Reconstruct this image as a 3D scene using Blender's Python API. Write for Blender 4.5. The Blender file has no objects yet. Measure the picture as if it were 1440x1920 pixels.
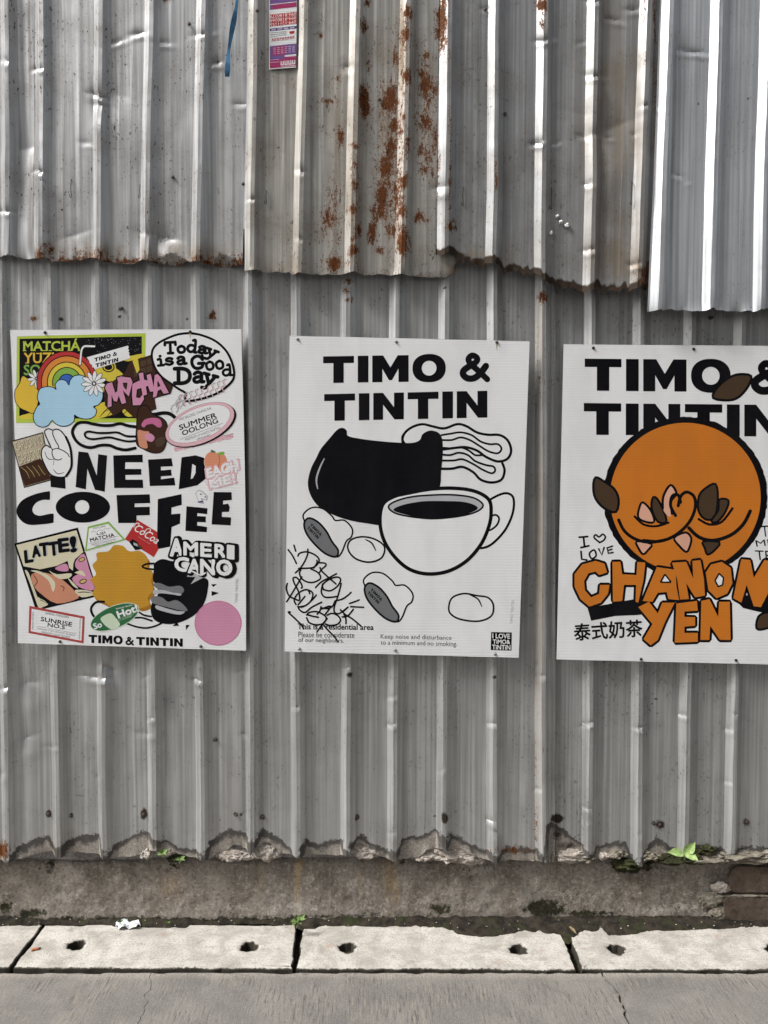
import bpy, bmesh, math, random
import numpy as np
from mathutils import Vector
from mathutils.geometry import tessellate_polygon

# ---------------------------------------------------------------- camera, sky, sun, exposure
scene = bpy.context.scene
COL = scene.collection
F, D, TH = 1442.0, 2.38, math.radians(2.35)      # focal length in photo pixels, metres to the wall, downward tilt
CT, ST = math.cos(TH), math.sin(TH)
H_CAM = 0.5915 * D
cam_data = bpy.data.cameras.new('camera')
cam = bpy.data.objects.new('camera', cam_data)
COL.objects.link(cam)
cam.location = (0, -D, H_CAM)
cam.rotation_euler = (math.pi / 2 - TH, 0, 0)
cam_data.sensor_fit = 'HORIZONTAL'
cam_data.sensor_width = 36
cam_data.lens = 36 * F / 1440
cam_data.clip_start = 0.05
cam_data.clip_end = 500
scene.camera = cam

world = bpy.data.worlds.new('World')
scene.world = world
world.use_nodes = True
wn, wl = world.node_tree.nodes, world.node_tree.links
SUN_EL, SUN_AZ = math.radians(48), math.radians(250)     # azimuth clockwise from +Y: left of and in front of the wall
sky = wn.new('ShaderNodeTexSky')
sky.sky_type = 'NISHITA'
sky.sun_disc = False
sky.sun_elevation = SUN_EL
sky.sun_rotation = SUN_AZ
sky.air_density = 1.0
sky.dust_density = 5.0
sky.ozone_density = 0.6
hs = wn.new('ShaderNodeHueSaturation')
hs.inputs['Saturation'].default_value = 0.22
wl.new(sky.outputs[0], hs.inputs['Color'])
wl.new(hs.outputs[0], wn['Background'].inputs['Color'])
wn['Background'].inputs['Strength'].default_value = 0.10

sun_data = bpy.data.lights.new('sun', 'SUN')
sun_data.energy = 3.0
sun_data.angle = math.radians(16)
sun_data.color = (1.0, 0.975, 0.94)
sun = bpy.data.objects.new('sun', sun_data)
COL.objects.link(sun)
sd = Vector((math.sin(SUN_AZ) * math.cos(SUN_EL), math.cos(SUN_AZ) * math.cos(SUN_EL), math.sin(SUN_EL)))
sun.rotation_euler = sd.to_track_quat('Z', 'Y').to_euler()
sun.location = (-3, -3, 6)

scene.view_settings.view_transform = 'Standard'
scene.view_settings.look = 'None'
scene.view_settings.exposure = 0.7
scene.view_settings.gamma = 1.0
scene.cycles.max_bounces = 4
scene.cycles.diffuse_bounces = 2
scene.cycles.glossy_bounces = 2

# ---------------------------------------------------------------- pixels <-> places
def P(px, py, Y=0.0):
    """point of the upright plane at depth Y seen at a photo pixel"""
    u, v = (px - 720) / F, (960 - py) / F
    dy, dz = CT + v * ST, -ST + v * CT
    t = (Y + D) / dy
    return (u * t, Y, H_CAM + dz * t)

def G(px, py, z=0.0):
    """point of the level plane at height z seen at a photo pixel"""
    u, v = (px - 720) / F, (960 - py) / F
    dy, dz = CT + v * ST, -ST + v * CT
    t = (z - H_CAM) / dz
    return (u * t, -D + dy * t, z)

def project(X, Y, Z):
    dep = (Y + D) * CT - (Z - H_CAM) * ST
    up = (Y + D) * ST + (Z - H_CAM) * CT
    return 720 + F * X / dep, 960 - F * up / dep

# ---------------------------------------------------------------- numpy noise
def _hash(ix, iy, seed):
    n = (ix.astype(np.int64) * 374761393 + iy.astype(np.int64) * 668265263 + seed * 1442695041) & 0xffffffff
    n = ((n ^ (n >> 13)) * 1274126177) & 0xffffffff
    return ((n ^ (n >> 16)) & 0xffff) / 65535.0

def vnoise(x, y, seed=0):
    x, y = np.asarray(x, float), np.asarray(y, float)
    ix, iy = np.floor(x), np.floor(y)
    fx, fy = x - ix, y - iy
    fx, fy = fx * fx * (3 - 2 * fx), fy * fy * (3 - 2 * fy)
    a, b = _hash(ix, iy, seed), _hash(ix + 1, iy, seed)
    c, d = _hash(ix, iy + 1, seed), _hash(ix + 1, iy + 1, seed)
    return (a * (1 - fx) + b * fx) * (1 - fy) + (c * (1 - fx) + d * fx) * fy

def fbm(x, y, seed=0, o=4):
    s, amp, tot = 0, 1.0, 0
    for i in range(o):
        s = s + amp * vnoise(x * 2 ** i, y * 2 ** i, seed + i * 17)
        tot += amp
        amp *= 0.5
    return s / tot

# ---------------------------------------------------------------- object helpers
def tag(o, label, cat, group=None):
    o['label'] = label
    o['category'] = cat
    if group:
        o['group'] = group
    return o

def empty(name, loc):
    o = bpy.data.objects.new(name, None)
    o.empty_display_size = 0.05
    o.location = loc
    COL.objects.link(o)
    return o

def link(name, me, parent=None, mats=()):
    o = bpy.data.objects.new(name, me)
    for m in mats:
        me.materials.append(m)
    COL.objects.link(o)
    if parent is not None:
        o.parent = parent
    return o

def meshobj(name, verts, faces, mat, parent=None, smooth=False, sharp=None, loc=None, origin=None):
    """origin is subtracted from the vertices (the parent's place or the thing's base)"""
    me = bpy.data.meshes.new(name)
    if origin is not None:
        verts = [(v[0] - origin[0], v[1] - origin[1], v[2] - origin[2]) for v in verts]
    me.from_pydata(verts, [], faces)
    if smooth:
        me.polygons.foreach_set('use_smooth', [True] * len(me.polygons))
        if sharp:
            me.set_sharp_from_angle(angle=math.radians(sharp))
    me.update()
    o = link(name, me, parent, [mat] if mat else [])
    if loc is not None:
        o.location = loc
    return o

def add_attr(me, name, arr):
    a = me.attributes.new(name, 'FLOAT', 'POINT')
    a.data.foreach_set('value', np.ascontiguousarray(arr, dtype=np.float32).ravel())

def grid_faces(r, c, flip=False):
    i = np.arange(r * c).reshape(r, c)
    q = np.stack([i[:-1, :-1], i[:-1, 1:], i[1:, 1:], i[1:, :-1]], -1).reshape(-1, 4)
    return q[:, ::-1] if flip else q

def np_mesh(name, V, Fq):
    me = bpy.data.meshes.new(name)
    V = np.asarray(V, dtype=np.float32).reshape(-1, 3)
    Fq = np.asarray(Fq, dtype=np.int32)
    me.vertices.add(len(V))
    me.vertices.foreach_set('co', V.ravel())
    me.loops.add(Fq.size)
    me.loops.foreach_set('vertex_index', Fq.ravel())
    me.polygons.add(len(Fq))
    me.polygons.foreach_set('loop_start', np.arange(0, Fq.size, Fq.shape[1], dtype=np.int32))
    me.update(calc_edges=True)
    me.validate()
    return me

# ---------------------------------------------------------------- materials
class NT:
    def __init__(self, name):
        self.m = bpy.data.materials.new(name)
        self.m.use_nodes = True
        self.t = self.m.node_tree
        self.b = self.t.nodes['Principled BSDF']
    def n(self, kind, **kw):
        x = self.t.nodes.new('ShaderNode' + kind)
        for k, v in kw.items():
            setattr(x, k, v)
        return x
    def l(self, a, b):
        self.t.links.new(a, b)
    def val(self, sock, v):
        if hasattr(v, 'is_linked') or hasattr(v, 'links'):
            self.l(v, sock)
        else:
            sock.default_value = v
    def math(self, op, a, b=None, c=None, clamp=False):
        x = self.n('Math', operation=op)
        x.use_clamp = clamp
        self.val(x.inputs[0], a)
        if b is not None:
            self.val(x.inputs[1], b)
        if c is not None:
            self.val(x.inputs[2], c)
        return x.outputs[0]
    def pos(self, scale=(1, 1, 1), off=(0, 0, 0)):
        g = self.n('NewGeometry')
        mp = self.n('Mapping')
        mp.inputs['Scale'].default_value = scale
        mp.inputs['Location'].default_value = off
        self.l(g.outputs['Position'], mp.inputs['Vector'])
        return mp.outputs[0]
    def noise(self, vec, scale, detail=4, rough=0.55, dist=0.0):
        x = self.n('TexNoise')
        x.inputs['Scale'].default_value = scale
        x.inputs['Detail'].default_value = detail
        x.inputs['Roughness'].default_value = rough
        x.inputs['Distortion'].default_value = dist
        self.l(vec, x.inputs['Vector'])
        return x.outputs['Fac']
    def smooth(self, v, lo, hi, a=0.0, b=1.0):
        x = self.n('MapRange', interpolation_type='SMOOTHSTEP')
        self.val(x.inputs['Value'], v)
        x.inputs['From Min'].default_value = lo
        x.inputs['From Max'].default_value = hi
        x.inputs['To Min'].default_value = a
        x.inputs['To Max'].default_value = b
        return x.outputs[0]
    def mix(self, fac, a, b, mode='MIX'):
        x = self.n('Mix', data_type='RGBA', blend_type=mode)
        self.val(x.inputs[0], fac)
        for s, v in ((x.inputs[6], a), (x.inputs[7], b)):
            if isinstance(v, tuple):
                s.default_value = (*v, 1) if len(v) == 3 else v
            else:
                self.l(v, s)
        return x.outputs[2]
    def attr(self, name):
        x = self.n('Attribute', attribute_name=name)
        return x.outputs['Fac']
    def bump(self, h, strength, dist, prev=None):
        x = self.n('Bump')
        x.inputs['Strength'].default_value = strength
        x.inputs['Distance'].default_value = dist
        self.l(h, x.inputs['Height'])
        if prev is not None:
            self.l(prev, x.inputs['Normal'])
        return x.outputs[0]
    def done(self, color, rough=0.7, metal=0.0, normal=None, spec=None):
        for s, v in (('Base Color', color), ('Roughness', rough), ('Metallic', metal)):
            if isinstance(v, tuple):
                self.b.inputs[s].default_value = (*v, 1)
            else:
                self.val(self.b.inputs[s], v)
        if normal is not None:
            self.l(normal, self.b.inputs['Normal'])
        if spec is not None:
            self.b.inputs['Specular IOR Level'].default_value = spec
        return self.m

def plain(name, col, rough=0.7, metal=0.0, var=0.25, scale=60):
    k = NT(name)
    v = k.noise(k.pos(), scale, 4)
    c = k.mix(k.smooth(v, 0.3, 0.7), tuple(x * (1 - var) for x in col), tuple(min(1, x * (1 + var)) for x in col))
    return k.done(c, rough, metal)

def metal_mat(name, tint, grime=0.3, speck=0.3, metal=0.55, rough=0.42, seed=0.0, warm=0.0, rusty=False, sooty=True, dampy=False):
    k = NT(name)
    off = (seed * 3.1, seed * 1.7, seed * 5.3)
    pos = k.pos((1, 1, 1), off)
    fine = k.noise(k.pos((120, 30, 1.3), off), 1.0, 3, 0.6)           # long vertical weather streaks
    wide = k.noise(k.pos((20, 8, 1.0), off), 1.0, 2, 0.6)
    blot = k.noise(pos, 6.0, 4, 0.65)
    grain = k.noise(pos, 240.0, 2, 0.7)
    lo, hi = tuple(c * 0.74 for c in tint), tuple(min(1, c * 1.12) for c in tint)
    c = k.mix(k.smooth(fine, 0.3, 0.7), lo, hi)
    c = k.mix(k.math('MULTIPLY', k.smooth(wide, 0.48, 0.75), 0.5), c, tuple(x * 0.72 for x in tint))
    gm = k.math('MULTIPLY', k.smooth(k.math('ADD', blot, k.math('MULTIPLY', grain, 0.3)), 0.55, 0.85), grime, clamp=True)
    c = k.mix(gm, c, (0.17 + 0.02 * warm, 0.162, 0.15 - 0.02 * warm))
    # fine dark specks
    sp = k.noise(k.pos((1, 1, 0.5), off), 150.0, 1, 0.5)
    spm = k.math('MULTIPLY', k.smooth(sp, 0.65, 0.71), k.smooth(blot, 0.42, 0.60), clamp=True)
    spm = k.math('MULTIPLY', spm, speck, clamp=True)
    c = k.mix(spm, c, (0.06, 0.052, 0.045))
    # brownish water stain
    st = k.math('MULTIPLY', k.attr('stain'), k.smooth(k.math('ADD', wide, k.math('MULTIPLY', blot, 0.5)), 0.5, 0.95), clamp=True)
    c = k.mix(st, c, (0.19, 0.145, 0.095))
    cover = st
    mid = k.noise(pos, 42.0, 4, 0.68)
    if dampy:      # dark damp line and pale dried cement at the foot
        cn = k.math('ADD', k.attr('damp'), k.math('MULTIPLY', k.math('SUBTRACT', mid, 0.5), 1.1))
        cdark = k.smooth(cn, 0.25, 0.42)
        cpale = k.smooth(k.math('ADD', cn, k.math('MULTIPLY', k.math('SUBTRACT', blot, 0.5), 1.2)), 0.62, 1.0)
        ccol = k.mix(cpale, (0.050, 0.044, 0.039), k.mix(k.smooth(grain, 0.35, 0.65), (0.18, 0.158, 0.135), (0.34, 0.31, 0.27)))
        c = k.mix(k.math('MULTIPLY', cdark, 0.92), c, ccol)
        cover = k.math('MAXIMUM', cover, cdark)
    # black soot-like blotches
    so = k.math('ADD', k.attr('soot'), k.math('MULTIPLY', k.math('SUBTRACT', mid, 0.5), 1.0))
    som = k.math('MULTIPLY', k.smooth(so, 0.32, 0.72), k.smooth(k.attr('soot'), 0.05, 0.25), clamp=True)
    c = k.mix(som, c, (0.035, 0.026, 0.019))
    cover = k.math('MAXIMUM', cover, som)
    # rust
    rn = k.noise(k.pos((1.6, 1, 0.45), off), 22.0, 6, 0.78)
    ra = k.attr('rust')
    r = k.math('ADD', ra, k.math('ADD', k.math('MULTIPLY', k.math('SUBTRACT', rn, 0.5), 2.6), k.math('MULTIPLY', k.math('SUBTRACT', grain, 0.5), 1.4)))
    spk = k.noise(k.pos((1, 1, 0.6), off), 110.0, 3, 0.75)
    r = k.math('ADD', r, k.math('MULTIPLY', k.math('SUBTRACT', spk, 0.5), 2.2))
    r = k.math('MULTIPLY', k.smooth(r, 0.22, 0.72), k.smooth(ra, 0.02, 0.14), clamp=True)
    rc = k.mix(k.smooth(grain, 0.35, 0.65), (0.050, 0.017, 0.006), (0.145, 0.048, 0.012))
    rc = k.mix(k.smooth(mid, 0.55, 0.72), rc, (0.020, 0.008, 0.006))
    halo = k.math('MULTIPLY', k.smooth(ra, 0.02, 0.7), k.smooth(rn, 0.35, 0.65, 0.2, 0.75), clamp=True)
    c = k.mix(k.math('MULTIPLY', halo, 0.75), c, (0.21, 0.125, 0.06))
    c = k.mix(r, c, rc)
    cover = k.math('MAXIMUM', cover, r)
    met = k.math('MULTIPLY', k.math('SUBTRACT', 1.0, cover, clamp=True), metal)
    ro = k.math('ADD', k.math('MULTIPLY', fine, 0.16), k.math('ADD', k.math('MULTIPLY', cover, 0.35), rough - 0.08), clamp=True)
    nb = k.bump(k.math('ADD', k.noise(k.pos((1, 1, 0.25), off), 20.0, 1, 0.5), k.math('MULTIPLY', grain, 0.03)), 0.22, 0.004)
    return k.done(c, ro, met, nb, 0.12)
# ---------------------------------------------------------------- ground and road
def ground_mat():
    k = NT('packed_earth')
    v = k.noise(k.pos(), 5, 6, 0.65)
    c = k.mix(k.smooth(v, 0.35, 0.65), (0.035, 0.030, 0.024), (0.075, 0.062, 0.045))
    return k.done(c, 0.95)

def road_mat():
    k = NT('brushed_concrete_road')
    bl = k.noise(k.pos(), 4.5, 6, 0.65, 0.3)
    gr = k.noise(k.pos(), 190, 4, 0.7)
    br = k.noise(k.pos((170, 16, 1)), 1.0, 4, 0.7, 0.3)        # broom strokes run away from the wall
    bm_ = k.noise(k.pos((1, 1, 1), (4, 2, 0)), 7.0, 3, 0.6)
    c = k.mix(k.smooth(bl, 0.32, 0.68), (0.125, 0.119, 0.112), (0.185, 0.175, 0.162))
    c = k.mix(k.math('MULTIPLY', k.smooth(gr, 0.5, 0.72), 0.45), c, (0.27, 0.245, 0.215))
    strokes = k.math('MULTIPLY', k.smooth(br, 0.5, 0.66), k.smooth(bm_, 0.38, 0.6), clamp=True)
    c = k.mix(k.math('MULTIPLY', strokes, 0.45), c, (0.30, 0.255, 0.20))
    c = k.mix(k.math('MULTIPLY', k.smooth(br, 0.46, 0.36), k.smooth(bm_, 0.38, 0.6), clamp=True), c, (0.082, 0.075, 0.07))
    # worn pale lip along the gutter
    g = k.n('NewGeometry'); sx = k.n('SeparateXYZ'); k.l(g.outputs['Position'], sx.inputs[0])
    lip = k.smooth(k.math('ADD', sx.outputs[1], k.math('MULTIPLY', bl, 0.06)), -0.235, -0.205)
    c = k.mix(k.math('MULTIPLY', lip, k.smooth(gr, 0.35, 0.6, 0.1, 0.75)), c, (0.30, 0.27, 0.232))
    sg = k.noise(k.pos(), 420, 2, 0.6)
    c = k.mix(k.math('MULTIPLY', k.smooth(sg, 0.58, 0.68), 0.5), c, (0.30, 0.275, 0.24))
    c = k.mix(k.math('MULTIPLY', k.smooth(sg, 0.42, 0.34), 0.5), c, (0.07, 0.065, 0.06))
    dk = k.noise(k.pos((1, 0.8, 1), (9, 4, 0)), 15.0, 4, 0.6)
    c = k.mix(k.math('MULTIPLY', k.smooth(dk, 0.62, 0.72), 0.55), c, (0.10, 0.095, 0.092))
    nb = k.bump(br, 0.55, 0.003)
    nb = k.bump(gr, 0.5, 0.0015, nb)
    return k.done(c, 0.88, 0, nb, 0.3)

def slab_mat():
    k = NT('bleached_concrete')
    bl = k.noise(k.pos(), 11, 6, 0.66, 0.5)
    gr = k.noise(k.pos(), 170, 4, 0.7)
    st = k.noise(k.pos((9, 60, 1)), 1.0, 5, 0.65, 0.3)
    c = k.mix(k.smooth(bl, 0.3, 0.7), (0.32, 0.298, 0.268), (0.53, 0.503, 0.463))
    c = k.mix(k.math('MULTIPLY', k.smooth(gr, 0.48, 0.62), 0.6), c, (0.23, 0.213, 0.19))
    c = k.mix(k.math('MULTIPLY', k.smooth(st, 0.54, 0.68), 0.4), c, (0.27, 0.24, 0.205))
    pit = k.noise(k.pos(), 420, 2, 0.6)
    c = k.mix(k.math('MULTIPLY', k.smooth(pit, 0.62, 0.70), 0.6), c, (0.16, 0.14, 0.115))
    dm = k.noise(k.pos((1, 1, 1), (1, 5, 0)), 28, 5, 0.7)
    c = k.mix(k.math('MULTIPLY', k.smooth(dm, 0.5, 0.7), 0.6), c, (0.215, 0.20, 0.178))
    pk = k.noise(k.pos((1, 1, 1), (3, 8, 0)), 14, 3, 0.6)
    c = k.mix(k.math('MULTIPLY', k.smooth(pk, 0.64, 0.74), 0.55), c, (0.32, 0.22, 0.17))
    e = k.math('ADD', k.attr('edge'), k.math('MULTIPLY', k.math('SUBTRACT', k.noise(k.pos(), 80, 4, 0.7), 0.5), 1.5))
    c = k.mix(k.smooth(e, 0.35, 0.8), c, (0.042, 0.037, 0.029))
    nb = k.bump(gr, 0.5, 0.0015)
    nb = k.bump(st, 0.4, 0.003, nb)
    return k.done(c, 0.9, 0, nb, 0.25)

def soil_mat():
    k = NT('dark_mossy_soil')
    v = k.noise(k.pos(), 38, 6, 0.7)
    w = k.noise(k.pos((1, 1, 1), (5, 1, 2)), 15, 4, 0.6)
    g = k.noise(k.pos(), 330, 3, 0.7)
    c = k.mix(k.smooth(v, 0.35, 0.65), (0.012, 0.010, 0.008), (0.040, 0.033, 0.024))
    c = k.mix(k.math('MULTIPLY', k.smooth(w, 0.52, 0.68), 0.75), c, (0.030, 0.038, 0.012))
    c = k.mix(k.math('MULTIPLY', k.smooth(g, 0.66, 0.74), 0.6), c, (0.24, 0.21, 0.16))
    nb = k.bump(v, 0.9, 0.008)
    nb = k.bump(g, 0.6, 0.002, nb)
    return k.done(c, 0.95, 0, nb, 0.2)

M_ground, M_road, M_slab, M_soil = ground_mat(), road_mat(), slab_mat(), soil_mat()

o = meshobj('ground', [(-150, -150, -0.09), (150, -150, -0.09), (150, 150, -0.09), (-150, 150, -0.09)], [(0, 1, 2, 3)], M_ground)
o['kind'] = 'structure'

def jitter_loop(pts, step, amp, seed):
    """resample a closed ground outline and roughen it"""
    out = []
    n = len(pts)
    for i in range(n):
        a, b = Vector(pts[i]), Vector(pts[(i + 1) % n])
        m = max(1, int((b - a).length / step))
        for j in range(m):
            out.append(a.lerp(b, j / m))
    q = []
    for i, p in enumerate(out):
        e = float(fbm(np.array(p.x * 30), np.array(p.y * 30), seed, 3)) - 0.5
        e2 = float(fbm(np.array(p.x * 30), np.array(p.y * 30), seed + 91, 3)) - 0.5
        q.append(Vector((p.x + e * amp, p.y + e2 * amp)))
    return q

def slab(name, outline, holes, ztop, thick, mat, parent, seed, step=0.012, amp=0.012, chamfer=0.004):
    loop = jitter_loop(outline, step, amp, seed)
    n = len(loop)
    cx = sum((p.x for p in loop)) / n
    cy = sum((p.y for p in loop)) / n
    V, Fc, E = [], [], []
    inner = []
    for i in range(n):
        t = (loop[(i + 1) % n] - loop[i - 1])
        nrm = Vector((-t.y, t.x)).normalized() if t.length > 0 else Vector((0, 0))
        inner.append(loop[i] + nrm * chamfer)
    for p in inner:
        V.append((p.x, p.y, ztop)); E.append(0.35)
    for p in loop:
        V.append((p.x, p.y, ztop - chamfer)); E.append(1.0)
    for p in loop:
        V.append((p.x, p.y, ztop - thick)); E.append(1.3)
    for i in range(n):
        j = (i + 1) % n
        Fc.append((i + n, j + n, j, i))
        Fc.append((i + 2 * n, j + 2 * n, j + n, i + n))
    # second inset ring so that the dirt stays along the rim
    polys = []
    ring2 = []
    for i in range(n):
        t = (loop[(i + 1) % n] - loop[i - 1])
        nrm = Vector((-t.y, t.x)).normalized() if t.length > 0 else Vector((0, 0))
        ring2.append(inner[i] + nrm * 0.008)
    b0 = len(V)
    for p in ring2:
        V.append((p.x, p.y, ztop)); E.append(0.0)
    for i in range(n):
        j = (i + 1) % n
        Fc.append((i, j, b0 + j, b0 + i))
    polys.append([Vector((p.x, p.y, 0)) for p in ring2])
    idx = list(range(b0, b0 + n))
    for (hx, hy, hr) in holes:
        m = 22
        b1 = len(V)
        rr = []
        for a in range(m):
            an = 2 * math.pi * a / m
            r = hr * (1 + 0.10 * math.sin(an * 3 + hx * 9) + 0.06 * math.sin(an * 7))
            rr.append((hx + r * math.cos(an), hy + r * math.sin(an), r))
        for (x, y, r) in rr:
            dx, dy = x - hx, y - hy
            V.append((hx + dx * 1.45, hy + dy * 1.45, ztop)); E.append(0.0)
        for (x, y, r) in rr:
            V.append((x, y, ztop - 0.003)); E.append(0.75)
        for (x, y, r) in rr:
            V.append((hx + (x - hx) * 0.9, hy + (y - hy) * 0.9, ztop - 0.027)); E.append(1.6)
        for a in range(m):
            c = (a + 1) % m
            Fc.append((b1 + a, b1 + c, b1 + m + c, b1 + m + a))
            Fc.append((b1 + m + a, b1 + m + c, b1 + 2 * m + c, b1 + 2 * m + a))
        Fc.append(tuple(b1 + 2 * m + a for a in range(m)))
        polys.append([Vector((V[b1 + a][0], V[b1 + a][1], 0)) for a in range(m)])
        idx += list(range(b1, b1 + m))
    for t in tessellate_polygon(polys):
        Fc.append(tuple(idx[i] for i in t))
    me = bpy.data.meshes.new(name)
    me.from_pydata(V, [], Fc)
    bmx = bmesh.new(); bmx.from_mesh(me); bmesh.ops.recalc_face_normals(bmx, faces=bmx.faces); bmx.to_mesh(me); bmx.free()
    add_attr(me, 'edge', np.array(E))
    return link(name, me, parent, [mat])

def g2(px, py, z=0.0):
    q = G(px, py, z)
    return Vector((q[0], q[1]))

# gutter of bleached concrete slabs with lifting holes
gutter = meshobj('gutter', [(-9, -0.236, -0.028), (9, -0.236, -0.028), (9, 0.2, -0.028), (-9, 0.2, -0.028)], [(0, 1, 2, 3)], M_soil)
gutter['kind'] = 'structure'
yb, yf = 0.002, -0.226
def yline(px, py):
    return g2(px, py)
def slab_quad(lb, lf, rb, rf):
    """photo pixels of back-left, front-left, back-right, front-right; the back runs under the wall"""
    a, b, c, d = g2(*lb), g2(*lf), g2(*rb), g2(*rf)
    ext = lambda p, q: Vector((p.x + (p.x - q.x) * (yb - p.y) / (p.y - q.y), yb))
    return [ext(a, b), ext(c, d), d, b][::-1] if False else [b, d, ext(c, d), ext(a, b)]
HR = 0.0245
def hole(px, py):
    q = g2(px, py)
    return (q.x, q.y, HR)
slab('slab', slab_quad((-440, 1733), (-500, 1813), (78, 1736), (18, 1813)), [hole(-180, 1770)], 0.0, 0.044, M_slab, gutter, 3)
slab('slab', slab_quad((86, 1734), (24, 1814), (555, 1737), (548, 1816)), [hole(143, 1771), hole(467, 1774)], 0.0, 0.044, M_slab, gutter, 11)
slab('slab', slab_quad((569, 1738), (556, 1816), (1050, 1741), (1079, 1818)), [hole(651, 1776), hole(971, 1779)], 0.0, 0.044, M_slab, gutter, 23)
slab('slab', slab_quad((1062, 1741), (1091, 1818), (1600, 1741), (1640, 1818)), [hole(1156, 1779), hole(1452, 1779)], 0.0, 0.044, M_slab, gutter, 37)
for s in (-1, 1):
    x0 = -1.96 if s < 0 else 1.44
    for i in range(4):
        xa = (-2.02 - 0.84 * i) if s < 0 else (1.46 + 0.84 * i)
        xb = xa - 0.82 if s < 0 else xa + 0.82
        l, r = min(xa, xb), max(xa, xb)
        slab('slab', [Vector((l, yf)), Vector((r, yf)), Vector((r, yb)), Vector((l, yb))], [(l + .15, -.11, HR), (r - .15, -.11, HR)], 0.0, 0.044, M_slab, gutter, 50 + i + 7 * s)

# road: three cast panels parted by a joint and a crack
road = meshobj('road', [(-9, -9, -0.03), (9, -9, -0.03), (9, -0.2365, -0.03), (-9, -0.2365, -0.03)], [(0, 1, 2, 3)], M_soil)
road['kind'] = 'structure'
ZR = -0.004
def wander(pts_px, off, seed, n=26):
    ps = [g2(x, y, ZR) for x, y in pts_px]
    ps.append(ps[-1] + (ps[-1] - ps[-2]).normalized() * 5.0)
    out = []
    for i in range(len(ps) - 1):
        m = n if i < len(ps) - 2 else 30
        for j in range(m):
            p = ps[i].lerp(ps[i + 1], j / m)
            w = (float(fbm(np.array(p.y * 40), np.array(seed * 1.0), seed, 3)) - 0.5) * 0.02
            out.append(Vector((p.x + w + off, p.y)))
    return out
yr = -0.2295
crack = [(285, 1832), (281, 1852), (273, 1876), (276, 1893), (262, 1915)]
joint = [(1132, 1829), (1150, 1848), (1163, 1872), (1176, 1903)]
def clampy(l):
    l[0].y = yr
    return l
c_l, c_r = clampy(wander(crack, -0.0009, 5)), clampy(wander(crack, 0.0009, 5))
j_l, j_r = clampy(wander(joint, -0.003, 8)), clampy(wander(joint, 0.003, 8))
def road_panel(left, right, seed):
    # left and right run away from the wall
    top = []
    a, b = left[0], right[0]
    m = max(2, int((b.x - a.x) / 0.012))
    for i in range(1, m):
        x = a.x + (b.x - a.x) * i / m
        top.append(Vector((x, yr - 0.008 * max(0, float(fbm(np.array(x * 22), np.array(seed * 1.0), seed, 4)) - 0.42) * 2.2)))
    loop = left[::-1] + top + right
    V = [(p.x, p.y, ZR) for p in loop] + [(p.x, p.y, ZR - 0.04) for p in loop]
    n = len(loop)
    Fc = [tuple(t) for t in tessellate_polygon([[Vector((p.x, p.y, 0)) for p in loop]])]
    Fc += [(i, (i + 1) % n, n + (i + 1) % n, n + i) for i in range(n)]
    me = bpy.data.meshes.new('road_panel')
    me.from_pydata(V, [], Fc)
    bmx = bmesh.new(); bmx.from_mesh(me); bmesh.ops.recalc_face_normals(bmx, faces=bmx.faces); bmx.to_mesh(me); bmx.free()
    link('road_panel', me, road, [M_road])
far_l = [Vector((-8, yr)), Vector((-8, -6))]
far_r = [Vector((8, yr)), Vector((8, -6))]
road_panel(far_l, c_l, 1)
road_panel(c_r, j_l, 2)
road_panel(j_r, far_r, 3)

# ---------------------------------------------------------------- plinth wall below the metal
def plinth_mat():
    k = NT('weathered_plaster')
    bl = k.noise(k.pos(), 7, 6, 0.65, 0.5)
    gr = k.noise(k.pos(), 150, 5, 0.72)
    stv = k.noise(k.pos((26, 6, 2.5)), 1.0, 5, 0.6, 0.4)
    c = k.mix(k.smooth(bl, 0.32, 0.68), (0.16, 0.138, 0.116), (0.27, 0.242, 0.21))
    c = k.mix(k.math('MULTIPLY', k.smooth(stv, 0.5, 0.66), 0.6), c, (0.29, 0.265, 0.24))
    c = k.mix(k.math('MULTIPLY', k.smooth(stv, 0.46, 0.33), 0.6), c, (0.13, 0.10, 0.077))
    c = k.mix(k.math('MULTIPLY', k.smooth(gr, 0.52, 0.66), 0.55), c, (0.30, 0.275, 0.245))
    c = k.mix(k.math('MULTIPLY', k.smooth(gr, 0.46, 0.36), 0.6), c, (0.075, 0.062, 0.05))
    pl = k.noise(k.pos((1, 1, 1), (2, 2, 2)), 85, 5, 0.8)
    c = k.mix(k.math('MULTIPLY', k.smooth(pl, 0.52, 0.66), 0.75), c, (0.42, 0.385, 0.34))
    c = k.mix(k.math('MULTIPLY', k.smooth(pl, 0.46, 0.34), 0.7), c, (0.075, 0.062, 0.05))
    pal = k.math('ADD', k.attr('pale'), k.math('MULTIPLY', k.math('SUBTRACT', pl, 0.5), 3.0))
    c = k.mix(k.math('MULTIPLY', k.smooth(pal, 0.5, 0.85), 0.8), c, (0.36, 0.335, 0.30))
    och = k.math('MULTIPLY', k.attr('ochre'), k.smooth(gr, 0.35, 0.6), clamp=True)
    c = k.mix(och, c, (0.36, 0.235, 0.085))
    ms = k.math('ADD', k.attr('moss'), k.math('MULTIPLY', k.math('SUBTRACT', k.noise(k.pos(), 42, 5, 0.7), 0.5), 1.8))
    c = k.mix(k.smooth(ms, 0.4, 0.75), c, k.mix(k.smooth(gr, 0.4, 0.6), (0.012, 0.012, 0.008), (0.038, 0.036, 0.018)))
    nb = k.bump(pl, 0.9, 0.005)
    nb = k.bump(gr, 0.5, 0.0015, nb)
    return k.done(c, 0.93, 0, nb, 0.25)
M_plinth = plinth_mat()

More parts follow.
